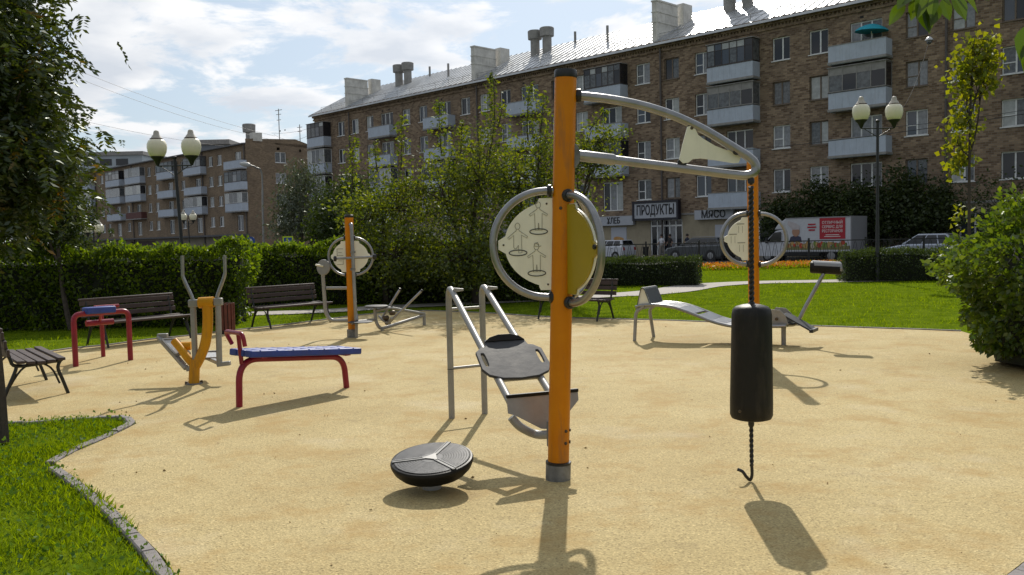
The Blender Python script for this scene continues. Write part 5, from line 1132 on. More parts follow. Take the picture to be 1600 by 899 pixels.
def limb(mb, a, b, r0, r1, bend=.12, n=5):
    a, b = V(a), V(b); L_ = (b - a).length; j = V((random.gauss(0, 1), random.gauss(0, 1), random.gauss(0, .5))) * bend * L_
    pts = [a * (1 - t) ** 2 + ((a + b) / 2 + j + V((0, 0, -.06 * L_))) * 2 * t * (1 - t) + b * t * t for t in [i / n for i in range(n + 1)]]
    mb.tube(pts, [r0 + (r1 - r0) * i / n for i in range(n + 1)], 6); return pts
def tree(name, label, base, top, rad, ells, lm, leaf, per, cl_r=.28, shoots=(), group=None, z0=0.0, droop=.25, aspect=.5, hollow=.55, seed=1, cat='tree', pinnate=False, twigs=True, lm2=None):
    """base, top: trunk ends; ells: (centre, radii, clusters); leaves hang in clumps on real limbs"""
    random.seed(seed); base, top = V(base), V(top); t = thing(name, tuple(base), label, cat, group)
    wood = MB(); tp = limb(wood, base, top, rad, rad * .45, .03, 7); P_, S_ = [], []
    mains = []
    for c, r, k in ells:
        c = V(c); st_ = tp[random.randint(3, len(tp) - 1)]; m = limb(wood, st_, c, rad * .5, rad * .18, .08, 6); mains.append((m, c, r, k))
    for m, c, r, k in mains:
        for _ in range(k):
            d = unit(1)[0]; rr = random.uniform(hollow, 1.0) ** .7; q = V((c.x + d[0] * r[0] * rr, c.y + d[1] * r[1] * rr, c.z + d[2] * r[2] * rr))
            if q.z < z0 + .12: q.z = z0 + .12 + random.random() * .3
            st_ = min(random.sample(m, 3), key=lambda p: (p - q).length)
            if twigs: pts = limb(wood, st_, q, rad * .12 + .006, .004, .10, 4)
            else: pts = [st_, q]
            mm = per; cc = rng.normal(0, cl_r, (mm, 3)) * (1, 1, .75); w = rng.random(mm)[:, None] ** .8
            back = np.array(st_ - q) * (rng.random((mm, 1)) ** 2.2) * .5
            P_.append(np.array(q) + cc + back)
    for a, b, k in shoots:
        a, b = V(a), V(b); k = int(k * 1.5); pts = limb(wood, a, b, .02, .004, .05, 6)
        s_ = rng.random((k, 1)); P_.append(np.array(a) * (1 - s_) + np.array(b) * s_ + rng.normal(0, .17, (k, 3)) * (1.12 - s_ * .85))
    pos = np.concatenate(P_); pos = pos[pos[:, 2] > z0 + .05]
    if pinnate:
        n = len(pos); th = rng.uniform(0, 2 * np.pi, n); ph = rng.normal(-.45, .35, n); d = np.stack([np.cos(th) * np.cos(ph), np.sin(th) * np.cos(ph), np.sin(ph)], 1)
        sd = np.cross(d, [0, 0, 1]); sd /= np.linalg.norm(sd, axis=1, keepdims=True) + 1e-9; LL = rng.uniform(.13, .2, n); lp, lo = [], []
        for j in range(7):
            for s in ((-1, 1) if j < 6 else (0,)):
                lp.append(pos + d * (LL * (.22 + .13 * j))[:, None] + np.array([0, 0, -.012 * j * j / 6])); lo.append(sd * s + d * (.45 if s else 1) + np.array([0, 0, -.18]) + rng.normal(0, .12, (n, 3)))
        lp = np.concatenate(lp); lo = np.concatenate(lo); sz = rng.uniform(leaf * .8, leaf * 1.2, len(lp))
        if lm2:
            k = (np.tile(rng.random(n), 13)[:len(lp)] < .05) ; put('foliage', leaf_mesh('foliage', lp[k], sz[k], lm2, rng, orient=lo[k], aspect=.36), t); lp, lo, sz = lp[~k], lo[~k], sz[~k]
        put('foliage', leaf_mesh('foliage', lp, sz, lm, rng, orient=lo, aspect=.36), t)
    else: put('foliage', leaf_mesh('foliage', pos, rng.uniform(leaf * .6, leaf * 1.3, len(pos)), lm, rng, droop=droop, aspect=aspect), t)
    wood.build('trunk', BARK, t); return t
def E(px, py, Y, rx, ry, k, ry_depth=None):       # crown lobe from its place and half-size in the picture at distance Y
    c = P(px, py, Y); s = Y / FPX; return (c, (rx * s, (ry_depth or rx * s * .9), ry * s), k)
# near rowan at the left edge, second one by the hedge
tree('rowan_tree', 'rowan tree with a leaning trunk at the left edge, nearest the camera', G(4, 692), P(-30, 330, 7.3), .058, [((-4.85, 7.4, 4.0), (1.22, 1.2, 1.9), 330), ((-4.5, 7.2, 2.85), (.88, .9, .8), 200), ((-4.85, 7.5, 2.3), (1.0, .9, .5), 170)], L_ROWAN, .074, 14, cl_r=.19, pinnate=True, seed=3, hollow=.3, lm2=L_ROWANY, group='rowan trees at left')
tree('rowan_tree', 'slim rowan tree growing in front of the left hedge', G(111, 516), P(88, 330, 17.6), .06, [E(35, 240, 18, 85, 110, 150), E(75, 325, 17.6, 55, 48, 80)], L_ROWAN, .08, 13, cl_r=.3, pinnate=True, seed=5, hollow=.3, group='rowan trees at left')
# fruit trees behind the long hedge
Yc = 25.2
tree('fruit_tree', 'leafy fruit tree behind the hedge left of the round panel station', V((-3.2, 22.50, 0)), P(600, 330, 22.50), .10, [E(562, 345, 22.50, 46, 46, 20), E(628, 322, 22.1, 40, 58, 18), E(615, 400, 21.70, 80, 50, 44)], L_APPLE, .105, 95, cl_r=.22, seed=11, shoots=[(P(550, 300, 22.1), P(553, 213, 22.1), 120), (P(626, 270, 22.1), P(627, 182, 22.1), 150), (P(590, 270, 22.1), P(585, 222, 22.1), 90)], group='fruit trees behind the long hedge')
tree('fruit_tree', 'fruit tree with visible trunk and tall shoots behind the middle of the hedge', V((-.88, 21.80, 0)), P(740, 330, 21.80), .12, [E(690, 292, 21.80, 50, 74, 25), E(750, 280, 21.40, 50, 92, 28), E(720, 395, 21.3, 88, 55, 50)], L_APPLE, .105, 95, cl_r=.23, seed=12, shoots=[(P(690, 240, 21.60), P(686, 158, 21.60), 140), (P(765, 240, 21.60), P(769, 112, 21.60), 230), (P(778, 200, 21.60), P(785, 165, 21.60), 70), (P(720, 240, 21.60), P(722, 190, 21.60), 80)], group='fruit trees behind the long hedge')
tree('fruit_tree', 'fruit tree rising beside the tall orange post', V((.75, 22.70, 0)), P(835, 320, 22.70), .11, [E(812, 272, 22.70, 48, 94, 28), E(852, 340, 22.30, 55, 78, 28), E(840, 250, 22.70, 30, 52, 10)], L_APPLE, .105, 95, cl_r=.22, seed=13, shoots=[(P(825, 220, 22.60), P(829, 132, 22.60), 170), (P(845, 210, 22.60), P(850, 150, 22.60), 90)], group='fruit trees behind the long hedge')
tree('fruit_tree', 'sparse fruit tree whose branches spread right of the tall orange post', V((1.52, 21.40, 0)), P(895, 330, 21.40), .085, [E(905, 235, 21.40, 40, 45, 24), E(900, 320, 21.40, 35, 60, 22), E(935, 215, 21.40, 34, 21.3, 14), E(930, 260, 21.40, 30, 30, 10)], L_APPLE, .10, 34, cl_r=.2, seed=14, shoots=[(P(930, 225, 21.40), P(985, 202, 21.40), 80), (P(920, 205, 21.40), P(946, 172, 21.40), 60), (P(915, 262, 21.40), P(972, 252, 21.40), 40)], group='fruit trees behind the long hedge')
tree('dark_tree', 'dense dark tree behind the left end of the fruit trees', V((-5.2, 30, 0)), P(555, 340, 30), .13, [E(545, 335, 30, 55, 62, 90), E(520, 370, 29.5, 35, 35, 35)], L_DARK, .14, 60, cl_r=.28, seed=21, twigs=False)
tree('weeping_tree', 'greyish green drooping tree in front of the far end wall', P(470, 400, 72) * V((1, 1, 0)), P(470, 320, 72), .2, [E(474, 312, 72, 34, 66, 90), E(452, 350, 72, 20, 45, 40)], leaf_mat('willow_leaf', (.035, .05, .022), (.07, .085, .035), .3, .5, (1.3, 1.3, .6)), .34, 46, cl_r=.6, seed=22, twigs=False, droop=.9, aspect=.28, z0=-.3)
# dark bushes on the shady strip along the shops
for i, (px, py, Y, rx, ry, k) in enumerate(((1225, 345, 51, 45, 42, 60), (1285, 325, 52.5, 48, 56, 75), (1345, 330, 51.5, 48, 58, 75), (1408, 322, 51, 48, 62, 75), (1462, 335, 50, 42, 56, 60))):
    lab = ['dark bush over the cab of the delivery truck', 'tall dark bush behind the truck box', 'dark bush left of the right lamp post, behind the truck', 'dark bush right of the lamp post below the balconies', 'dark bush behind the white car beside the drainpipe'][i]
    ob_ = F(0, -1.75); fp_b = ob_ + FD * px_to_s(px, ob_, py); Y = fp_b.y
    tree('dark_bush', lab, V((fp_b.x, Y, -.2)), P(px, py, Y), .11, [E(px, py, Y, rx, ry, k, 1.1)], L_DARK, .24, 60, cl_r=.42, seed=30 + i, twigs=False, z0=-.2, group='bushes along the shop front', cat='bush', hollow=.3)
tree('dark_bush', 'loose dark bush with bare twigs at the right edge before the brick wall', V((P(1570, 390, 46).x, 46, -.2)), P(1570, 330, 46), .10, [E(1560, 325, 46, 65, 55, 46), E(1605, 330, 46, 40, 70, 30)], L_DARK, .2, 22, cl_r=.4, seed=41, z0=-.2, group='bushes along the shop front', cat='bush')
# young maple at right
mt = [E(1527, 62, 20, 26, 20, 13), E(1505, 100, 20, 22, 24, 13), E(1545, 95, 20, 20, 30, 12), E(1520, 128, 20, 36, 22, 18), E(1510, 185, 20, 24, 26, 13), E(1499, 228, 20, 16, 26, 10), E(1500, 262, 20, 14, 16, 6)]
tree('young_maple', 'slender young maple with bright yellow green leaves at right', G(1516, 470), P(1520, 60, 20), .045, mt, L_MAPLE, .13, 13, cl_r=.13, seed=51, aspect=.9, droop=.5, shoots=[(P(1506, 345, 20), P(1500, 322, 20), 22)])
# big shrub at the right edge
sh_c = V((6.72, 9.95, 0)); t = thing('leafy_shrub', tuple(sh_c), 'dense broad leaved green shrub at the right edge of the playground', 'shrub')
n = 24000; d = unit(n); rr = 1 - np.abs(rng.normal(0, .11, n)); lum = 1 + .10 * np.sin(d[:, 0] * 7 + d[:, 2] * 6) + .09 * np.sin(d[:, 1] * 9 + d[:, 2] * 8 + 1) + .05 * np.sin(d[:, 0] * 17 + d[:, 2] * 19)
dh = d[:, :2] / (np.linalg.norm(d[:, :2], axis=1, keepdims=True) + 1e-9); dz = d[:, 2]
hz_ = np.where(dz > 0, np.sqrt(np.maximum(0, 1 - np.abs(dz) ** 2.6)), np.sqrt(np.maximum(0, 1 - np.abs(dz) ** 7)) * (1 - .12 * np.abs(dz))) * rr * lum
pos = np.stack([sh_c.x + dh[:, 0] * 1.62 * hz_, sh_c.y + dh[:, 1] * 1.35 * hz_, .95 + dz * np.where(dz > 0, 1.02 * rr * lum, .93)], 1)
k = pos[:, 2] > .04; pos = pos[k]; d = d[k]
put('foliage', leaf_mesh('foliage', pos, rng.uniform(.045, .105, len(pos)), L_SHRUB, rng, orient=d * .8 + rng.normal(0, .55, d.shape) + (0, 0, -.15), aspect=.62), t)
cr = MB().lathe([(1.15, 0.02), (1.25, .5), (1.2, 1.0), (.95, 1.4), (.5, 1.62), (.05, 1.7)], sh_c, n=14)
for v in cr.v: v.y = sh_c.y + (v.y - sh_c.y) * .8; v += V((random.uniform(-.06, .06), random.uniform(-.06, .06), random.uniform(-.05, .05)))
cr.build('dark_core', CORE, t, smooth=False)  # added solid dark core closes the gaps between the shrub leaves
# tree whose leaves hang into the top right of the picture
ot = thing('overhanging_tree', (4.6, 3.4, 0), 'tree standing outside the right of the frame with leaves hanging into the top right', 'tree')
wd_ = MB(); random.seed(9); limb(wd_, (4.6, 3.4, 0), (4.5, 3.5, 3.6), .12, .07, .02, 6); bp_ = limb(wd_, (4.5, 3.5, 3.0), P(1478, -30, 4.1), .03, .008, .04, 6); limb(wd_, P(1478, -30, 4.1), P(1420, 12, 4.1), .006, .003, .03, 4); limb(wd_, P(1478, -30, 4.1), P(1500, 2, 4.1), .006, .003, .03, 4); wd_.build('trunk', BARK, ot)
def broad_leaf(mb, p, d, n, L_, w=.62):
    d = V(d).normalized(); n = V(n); x = d.cross(n).normalized(); n = x.cross(d).normalized(); o = len(mb.v); prof = [(0, .02), (.10, .26), (.28, .46), (.48, .5), (.68, .40), (.84, .22), (.94, .08), (1.0, .0)]
    for t_, h_ in prof:
        c = p + d * L_ * t_ - V((0, 0, .22 * L_ * t_ * t_)); ww = L_ * w * h_ * random.uniform(.9, 1.08); mb.v += [c - x * ww + n * ww * .35, c, c + x * ww + n * ww * .35]
    for i in range(len(prof) - 1):
        k = o + 3 * i; mb.f += [(k, k + 1, k + 4, k + 3), (k + 1, k + 2, k + 5, k + 4)]
lv = MB(); random.seed(19)
for px, py, dx, dz in [(1413, 6, -.8, -.9), (1430, 0, -.35, -1), (1446, 4, .05, -1), (1460, -6, -.15, -.9), (1472, 0, .3, -1), (1424, -8, -.8, -.5), (1488, -6, .45, -.9), (1500, -10, .8, -.5), (1408, -12, -1, -.2), (1455, -14, .5, -.5), (1512, -14, 1, -.15), (1440, -14, -.3, -.8), (1432, 10, .5, -.8), (1466, 8, -.5, -.9)]:
    broad_leaf(lv, P(px, py, 4.1 + random.uniform(-.08, .08)), (dx, random.uniform(-.5, .3), dz), (random.uniform(-.5, .5), -.75, random.uniform(.2, .8)), random.uniform(.085, .125))
for q in [(1599, 40), (1604, 62), (1600, 85), (1606, 100)]: broad_leaf(lv, P(q[0] + 9, q[1], 4.0), (random.uniform(-.4, .3), .1, -1), (random.uniform(-.3, .3), -.8, .4), .13)
for _ in range(420):
    q = V((4.5 + random.gauss(0, .75), 3.5 + random.gauss(0, .75), 4.4 + random.gauss(0, .45)))
    if q.z > 3.4: broad_leaf(lv, q, (random.gauss(0, 1), random.gauss(0, 1), -.8), (random.gauss(0, .5), random.gauss(0, .5), 1), random.uniform(.10, .17))
limb(wd_2 := MB(), (4.5, 3.5, 3.2), P(1606, 20, 4.0), .012, .004, .03, 5); wd_2.build('side_branch', BARK, ot)
lv.build('foliage', L_CHEST, ot)
# trees far off on the left, beyond the second house's street
for i, (px, Y, rx, ry) in enumerate(((60, 75, 70, 55), (-60, 70, 80, 70), (115, 92, 28, 26))):
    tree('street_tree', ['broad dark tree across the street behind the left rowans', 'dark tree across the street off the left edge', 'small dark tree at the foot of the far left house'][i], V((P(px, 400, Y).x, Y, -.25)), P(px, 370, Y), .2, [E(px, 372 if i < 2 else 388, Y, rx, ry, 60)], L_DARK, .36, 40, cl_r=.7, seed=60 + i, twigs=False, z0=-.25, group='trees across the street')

# ================================================================== LAMPS, SIGNS, FENCE, WIRES
LAMPM = mat('lamp_black_paint', (0.012, 0.013, 0.014), .4, var=.3)
GLOBE = mat('cream_globe', (0.82, 0.76, 0.57), .35, var=.05, vscale=3, coat=.3); FIN = mat('lamp_finial', (.46, .42, .36), .45)
def park_lamp(base, h, label, yaw=0.0, span=.49, g=.265, z0=0.0, tilt=0.0):
    base = V((base.x, base.y, z0)); t = thing('park_lamp', tuple(base), label, 'street lamp', 'double globe park lamps'); ex = V((math.cos(yaw), math.sin(yaw), 0))
    top = base + V((tilt * h, 0, h)); d = top - base
    MB().tube([base, base + d * .08, base + d * .09, base + d * .35, base + d * .36, top], [.085, .08, .06, .055, .048, .042], 14).build('post', LAMPM, t)
    MB().lathe([(.05, -.03), (.06, .0), (.055, .04), (.02, .06)], top, n=12).build('post_cap', LAMPM, t)
    zc_ = top - V((0, 0, .21 * g / .265))
    am = MB().cyl(zc_ - ex * span, zc_ + ex * span, .018, 8)
    for s in (-1, 1): am.tube(smooth_path([zc_ + ex * s * .03 - V((0, 0, .26)), zc_ + ex * s * span * .35 - V((0, 0, .16)), zc_ + ex * s * span * .8 - V((0, 0, .02))], 5), .011, 6)
    am.build('cross_arm', LAMPM, t); k = g / .265
    for s in (-1, 1):
        c = zc_ + ex * s * span + V((0, 0, .10 * k))
        cup = MB().lathe([(.03 * k, -.10 * k), (.06 * k, -.03 * k), (.10 * k, .06 * k), (.175 * k, .13 * k), (.18 * k, .16 * k)], c, n=18).build('lamp_holder', LAMPM, t)
        gl = MB().lathe([(.16 * k, .15 * k), (.20 * k, .18 * k), (.245 * k, .28 * k), (.265 * k, .40 * k), (.258 * k, .50 * k), (.225 * k, .58 * k), (.175 * k, .625 * k), (.165 * k, .63 * k)], c, n=26).build('globe', GLOBE, t)
        MB().lathe([(.175 * k, .626 * k), (.178 * k, .65 * k), (.165 * k, .655 * k)], c, n=22).build('rim', mat('lamp_rim', (.06, .03, .025), .5), gl)
        MB().lathe([(.155 * k, .655 * k), (.13 * k, .70 * k), (.085 * k, .76 * k), (.075 * k, .82 * k), (.06 * k, .86 * k), (.02 * k, .88 * k)], c, n=18).build('finial', FIN, gl)
    return t
park_lamp(P(1371, 437, 27.6) * V((1, 1, 0)), P(1371, 190, 27.6).z, 'black double globe lamp in the right hand hedge', yaw=.1, span=.535)
park_lamp(V((P(288, 384, 24.5).x, 24.5, 0)), P(278, 247, 24.5).z, 'black double globe lamp rising behind the left hedge', yaw=-.02, span=.475, tilt=-.042)
park_lamp(V((P(296, 384, 66).x, 66, 0)), P(295, 340, 66).z, 'small distant double globe lamp right behind the left lamp post', yaw=.3, span=.34, z0=-.25)
park_lamp(V((P(147, 384, 50).x, 50, 0)), P(146, 358, 50).z, 'distant double globe lamp half hidden by rowan leaves', yaw=1.2, span=.4, z0=-.25)
# cobra street light before the far house
cb = V((P(412, 390, 95).x, 95, -.25)); ct = thing('street_light', tuple(cb), 'tall grey street light with curved arm before the far end wall', 'street light'); ctop = P(409, 272, 95)
MB().tube(smooth_path([cb, cb.lerp(ctop, .6), ctop, P(400, 262, 94.5), P(391, 258.5, 94)], 5), [.11] * 8 + [.085] * 13, 8).build('pole', STEELP, ct)
MB().lathe([(.05, 0), (.22, .2), (.26, .7), (.14, 1.1), (.03, 1.2)], P(392, 258.5, 94), axis=(-1, -.1, .18), n=12).build('lantern', mat('lantern_grey', (.5, .5, .48), .4), ct)
# road signs
sg = P(450, 378, 50); gd = V((sg.x, 50, -.25)); ts = thing('crossing_sign', tuple(gd), 'square blue pedestrian crossing sign with yellow green border', 'road sign')
MB().cyl(gd, sg + V((0, .03, .3)), .03, 8).build('pole', STEELP, ts)
MB().obox(sg, V((.30, 0, 0)), V((0, .012, 0)), V((0, 0, .31))).build('border_board', mat('fluorescent_border', (.48, .62, .02), .5), ts, smooth=False); MB().obox(sg + V((0, -.016, 0)), V((.225, 0, 0)), V((0, .003, 0)), V((0, 0, .235))).build('blue_board', mat('sign_blue', (.012, .06, .27), .4), ts, smooth=False)
MB().prism([(-.19, -.17), (.19, -.17), (0, .18)], sg + V((0, -.022, 0)), (1, 0, 0), (0, 0, 1), .004).build('white_triangle', mat('sign_white', (.7, .7, .7), .4), ts, smooth=False)
MB().prism([(-.02, .07), (.02, .07), (.03, .03), (.07, -.01), (.05, -.03), (.025, -.01), (.04, -.07), (.075, -.15), (.04, -.15), (.0, -.075), (-.05, -.15), (-.085, -.15), (-.025, -.05), (-.02, .0), (-.06, -.04), (-.075, -.02)], sg + V((0, -.026, 0)), (1, 0, 0), (0, 0, 1), .004).build('walking_figure', LAMPM, ts, smooth=False)
rs = P(392.5, 376.5, 60); gd = V((rs.x, 60, -.25)); ts = thing('round_sign', tuple(gd), 'small round blue road sign below the far end wall', 'road sign')
MB().cyl(gd, rs, .03, 8).build('pole', STEELP, ts); MB().lathe([(.02, -.01), (.28, -.01), (.28, .01), (.02, .012)], rs + V((0, -.05, 0)), axis=(0, -1, 0), n=24).build('disc', mat('sign_blue', (0, 0, 0)), ts); MB().prism([(-.03, -.14), (.03, -.14), (.03, .02), (.10, .02), (0, .16), (-.10, .02), (-.03, .02)], rs + V((0, -.065, 0)), (1, 0, 0), (0, 0, 1), .006).build('white_arrow', mat('sign_white', (.7, .7, .7)), ts, smooth=False)
# iron fence along the street
f0, f1 = V((-3.5, 46.8, 0)), V((27.5, 40.8, 0)); fd_ = (f1 - f0).normalized(); FL = (f1 - f0).length; FZ = -.24; FH = 1.15
ft = thing('iron_fence', tuple(f0 + V((0, 0, FZ))), 'low black wrought iron fence along the street before the shops', 'fence')
FI = mat('fence_iron', (.012, .013, .015), .5)
np_ = int(FL / 2.6)
for i in range(np_ + 1): 
    b_ = f0 + fd_ * (FL * i / np_); MB().box(b_.x - .04, b_.x + .04, b_.y - .04, b_.y + .04, FZ, FH + .12).build('post', FI, ft, smooth=False)
for z_ in (.08, FH - .02): MB().bar(f0 + V((0, 0, z_)), f1 + V((0, 0, z_)), .04, .05).build('rail', FI, ft, smooth=False)
inf = MB(); k = int(FL / .34)
for i in range(k):
    a = f0 + fd_ * (i * .34); inf.tube(smooth_path([a + V((0, 0, .08)), a + fd_ * .05 + V((0, 0, .5)), a + fd_ * .10 + V((0, 0, .85)), a + fd_ * .17 + V((0, 0, FH - .03)), a + fd_ * .24 + V((0, 0, .85)), a + fd_ * .29 + V((0, 0, .5)), a + fd_ * .34 + V((0, 0, .08))], 2), .011, 4); inf.cyl(a + fd_ * .17 + V((0, 0, .08)), a + fd_ * .17 + V((0, 0, .8)), .009, 4)
tag(inf.build('bent_bars', FI, ft, smooth=False), kind='stuff')
def wire(label, pts, r=.012, sag=.0):
    p = [V(q) for q in pts]
    if len(p) == 2: a, b = p; p = [a.lerp(b, t / 14) - V((0, 0, sag * 4 * (t / 14) * (1 - t / 14))) for t in range(15)]
    return tag(MB().tube(p, r, 4).build('overhead_wire', mat('wire_black', (.02, .02, .022), .6), None), label, 'wire', 'overhead wires')
wire('upper of the twin wires crossing the sky above the left lamp', (P(-40, 40, 90), P(430, 213, 132)), .020, 1.0)
wire('lower of the twin wires crossing the sky above the left lamp', (P(-40, 52, 90), P(432, 220, 132)), .020, 1.2)
wire('faint low wire behind the globes of the left lamp', (P(-40, 145, 100), P(380, 232, 132)), .018, .8)
wire('wire between the far end wall and the corner balcony, upper', (P(424, 208, 130), P(492, 198, 101)), .016, .3)
wire('wire between the far end wall and the corner balcony, lower', (P(428, 210, 130), P(492, 206, 101)), .016, .9)
wire('dark cable strung across the brick front at third floor height', (P(1150, 236, 57), P(1640, 172, 43)), .017, .15)
wire('second cable across the brick front just left of the drainpipe', (P(1400, 198, 48), P(1640, 165, 43)), .012, .1)
lampw = P(1452, 62, 49)
wire('thin cable running down from the hanging lamp to the park lamp', (lampw, P(1403, 178, 44)), .012, .6); wire('short cable from the hanging lamp to the brick wall', (lampw + V((0, 0, .2)), P(1466, 48, 51.5)), .012, .0)
hl = thing('hanging_lamp', tuple(lampw), 'small silver street lamp hanging on a cable before the top floor', 'street light'); MB().lathe([(.04, .16), (.10, .12), (.20, .02), (.22, -.05), (.18, -.08)], lampw, n=14).build('shade', mat('lamp_aluminium', (.5, .5, .5), .35, metal=.6), hl); MB().lathe([(.15, -.08), (.14, -.18), (.05, -.26)], lampw, n=12).build('glass', GLASS[2], hl)

# ================================================================== VEHICLES AND PEOPLE
TYRE = mat('tyre', (.012, .012, .012), .8); RIM = mat('rim_alloy', (.35, .35, .36), .35, metal=.7); CARGLASS = mat('car_glass', (.012, .014, .017), .05, spec=.7); PLAST = mat('dark_trim', (.018, .018, .02), .6); REDL = mat('tail_lamp_red', (.35, .01, .012), .25); CLEAR = mat('head_lamp', (.5, .5, .52), .12, spec=.8)
def wheel(t, x, y, r, w=.2):
    s = 1 if y > 0 else -1; ty = MB().lathe([(r * .62, -w / 2), (r * .92, -w / 2), (r, -w * .35), (r, w * .35), (r * .92, w / 2), (r * .62, w / 2)], (x, y, r), axis=(0, 1, 0), n=20).build('wheel', TYRE, t, local=True)
    rm = MB().lathe([(r * .05, .0), (r * .62, -.02), (r * .64, .02), (r * .05, .03)], (x, y + s * w * .42, r), axis=(0, 1, 0), n=16)
    rm.build('rim', PLAST, ty, local=True); sp_ = MB()
    for k in range(7): a = 2 * math.pi * k / 7; sp_.obox((x + math.cos(a) * r * .33, y + s * (w * .42 + .035), r + math.sin(a) * r * .33), V((math.cos(a), 0, math.sin(a))) * r * .28, V((0, .012, 0)), V((-math.sin(a), 0, math.cos(a))) * r * .085)
    sp_.lathe([(r * .58, -.01), (r * .64, .0), (r * .64, .03), (r * .58, .035)], (x, y + s * w * .42, r), axis=(0, 1, 0), n=20); sp_.build('spokes', RIM, ty, local=True)
def car(name, label, px, off, body, greenhouse, W_, paint, wheels, r, rails=False):
    """body: side outline (x forward, z); greenhouse: base (x0,x1,z), top (x0,x1,z)"""
    o = F(0, -off); s = px_to_s(px, o, 385); loc = o + FD * s + V((0, 0, -.235)); yaw = math.atan2(-FD.y, -FD.x)
    t = thing(name, tuple(loc), label, 'car', 'cars parked before the shops', rz=yaw); mb = MB(); n = len(body); hw = W_ / 2
    st_ = [(-hw, .96, .06), (-hw * .93, 1.0, 0), (hw * .93, 1.0, 0), (hw, .96, .06)]
    cxm = sum(p[0] for p in body) / n
    for y, sc, dz in st_:
        for x, z in body: mb.v.append(V((cxm + (x - cxm) * (sc if y in (-hw, hw) else 1), y, z - (dz if z > .6 else -dz * .3))))
    for i in range(3):
        for j in range(n): j2 = (j + 1) % n; mb.f.append((i * n + j, i * n + j2, (i + 1) * n + j2, (i + 1) * n + j))
    mb.f += [tuple(range(n)), tuple(range(3 * n, 4 * n))[::-1]]
    bo = mb.build('body', paint, t, local=True, ang=28)
    (a0, a1, za_), (b0, b1, zb__) = greenhouse; w0, w1 = hw * .93, hw * .74
    g = [V((a0, -w0, za_)), V((a1, -w0, za_)), V((a1, w0, za_)), V((a0, w0, za_)), V((b0, -w1, zb__)), V((b1, -w1, zb__)), V((b1, w1, zb__)), V((b0, w1, zb__))]
    gh = MB().add(g, [(0, 1, 2, 3), (4, 5, 6, 7), (0, 1, 5, 4), (1, 2, 6, 5), (2, 3, 7, 6), (3, 0, 4, 7)]); gh.build('cabin', paint, t, local=True, smooth=False, bevel=.05)
    def on(i, j, k, l, u0, u1, v0, v1, nrm, name, m):
        f_ = lambda u, v: (g[i].lerp(g[j], u)).lerp(g[l].lerp(g[k], u), v) + nrm * .012
        MB().add([f_(u0, v0), f_(u1, v0), f_(u1, v1), f_(u0, v1)], [(0, 1, 2, 3)]).build(name, m, t, local=True, smooth=False)
    for (i, j, k, l, nr) in ((0, 1, 5, 4, V((0, -1, .2))), (3, 2, 6, 7, V((0, 1, .2)))):
        on(i, j, k, l, .08, .32, .1, .86, nr, 'side_window', CARGLASS); on(i, j, k, l, .35, .62, .08, .86, nr, 'side_window', CARGLASS); on(i, j, k, l, .65, .95, .08, .86, nr, 'side_window', CARGLASS)
    on(1, 2, 6, 5, .06, .94, .08, .92, V((.6, 0, .6)), 'windscreen', CARGLASS); on(3, 0, 4, 7, .08, .92, .15, .9, V((-.8, 0, .4)), 'rear_window', CARGLASS)
    for x in wheels:
        for s in (-1, 1): wheel(t, x, s * (hw - .10), r); MB().lathe([(r * 1.14, -.02), (r * 1.14, .02)], (x, s * (hw - .005), r), axis=(0, 1, 0), n=22).build('wheel_arch', PLAST, t, local=True)
    xf = max(p[0] for p in body); xr = min(p[0] for p in body)
    for s in (-1, 1):
        MB().obox((xf - .16, s * hw * .72, .68), V((.16, s * -.03, 0)), V((0, .16, 0)), V((-.04, 0, .07))).build('headlight', CLEAR, t, local=True, bevel=.02); MB().obox((xr + .10, s * hw * .80, .85), V((.10, 0, 0)), V((0, .11, 0)), V((.02, 0, .12))).build('tail_light', REDL, t, local=True, bevel=.02)
        MB().obox((a1 - .30, s * (hw + .08), za_ + .06), V((.06, 0, 0)), V((0, .09, 0)), V((0, 0, .06))).build('mirror', paint, t, local=True, bevel=.02)
        for x in (a0 + (a1 - a0) * .35, a0 + (a1 - a0) * .68): MB().box(x - .08, x + .08, s * hw - .02, s * hw + .02, za_ - .14, za_ - .11).build('door_handle', PLAST, t, local=True, smooth=False)
        if rails: MB().cyl((b0 + .1, s * w1, zb__ + .05), (b1 - .1, s * w1, zb__ + .05), .02, 6).build('roof_rail', RIM, t, local=True)
    MB().box(xr + .15, xf - .15, -hw + .02, hw - .02, .16, .36).build('sill', PLAST, t, local=True, smooth=False)
    return t
SILV = mat('silver_car_paint', (.42, .46, .54), .3, metal=.25, coat=.6); WHITEC = mat('white_car_paint', (.58, .60, .66), .35, coat=.5); GRAPH = mat('graphite_car_paint', (.065, .072, .082), .3, metal=.4, coat=.6)
hatch = [(-2.1, .35), (-2.12, .6), (-2.05, .95), (-1.9, 1.0), (.75, .98), (1.2, .93), (1.85, .80), (2.1, .62), (2.12, .4), (2.0, .25), (-2.0, .25)]
car('parked_car', 'silver white hatchback parked beyond the right hedge', 1446, 4.1, hatch, ((-2.0, 1.05, .97), (-1.35, .15, 1.56)), 1.80, SILV, (-1.32, 1.32), .32)
suv = [(-2.3, .4), (-2.34, .7), (-2.28, 1.02), (-2.1, 1.06), (.95, 1.03), (1.5, .99), (2.15, .88), (2.32, .68), (2.33, .42), (2.2, .27), (-2.2, .27)]
car('parked_car', 'dark grey estate car parked before the grocery entrance', 1094, 3.4, suv, ((-2.2, 1.12, 1.02), (-1.75, .25, 1.56)), 1.86, GRAPH, (-1.4, 1.42), .35, rails=True)
van = [(-1.75, .4), (-1.8, .7), (-1.75, 1.02), (-1.6, 1.05), (.8, 1.03), (1.3, .98), (1.75, .86), (1.85, .62), (1.86, .42), (1.75, .28), (-1.65, .28)]
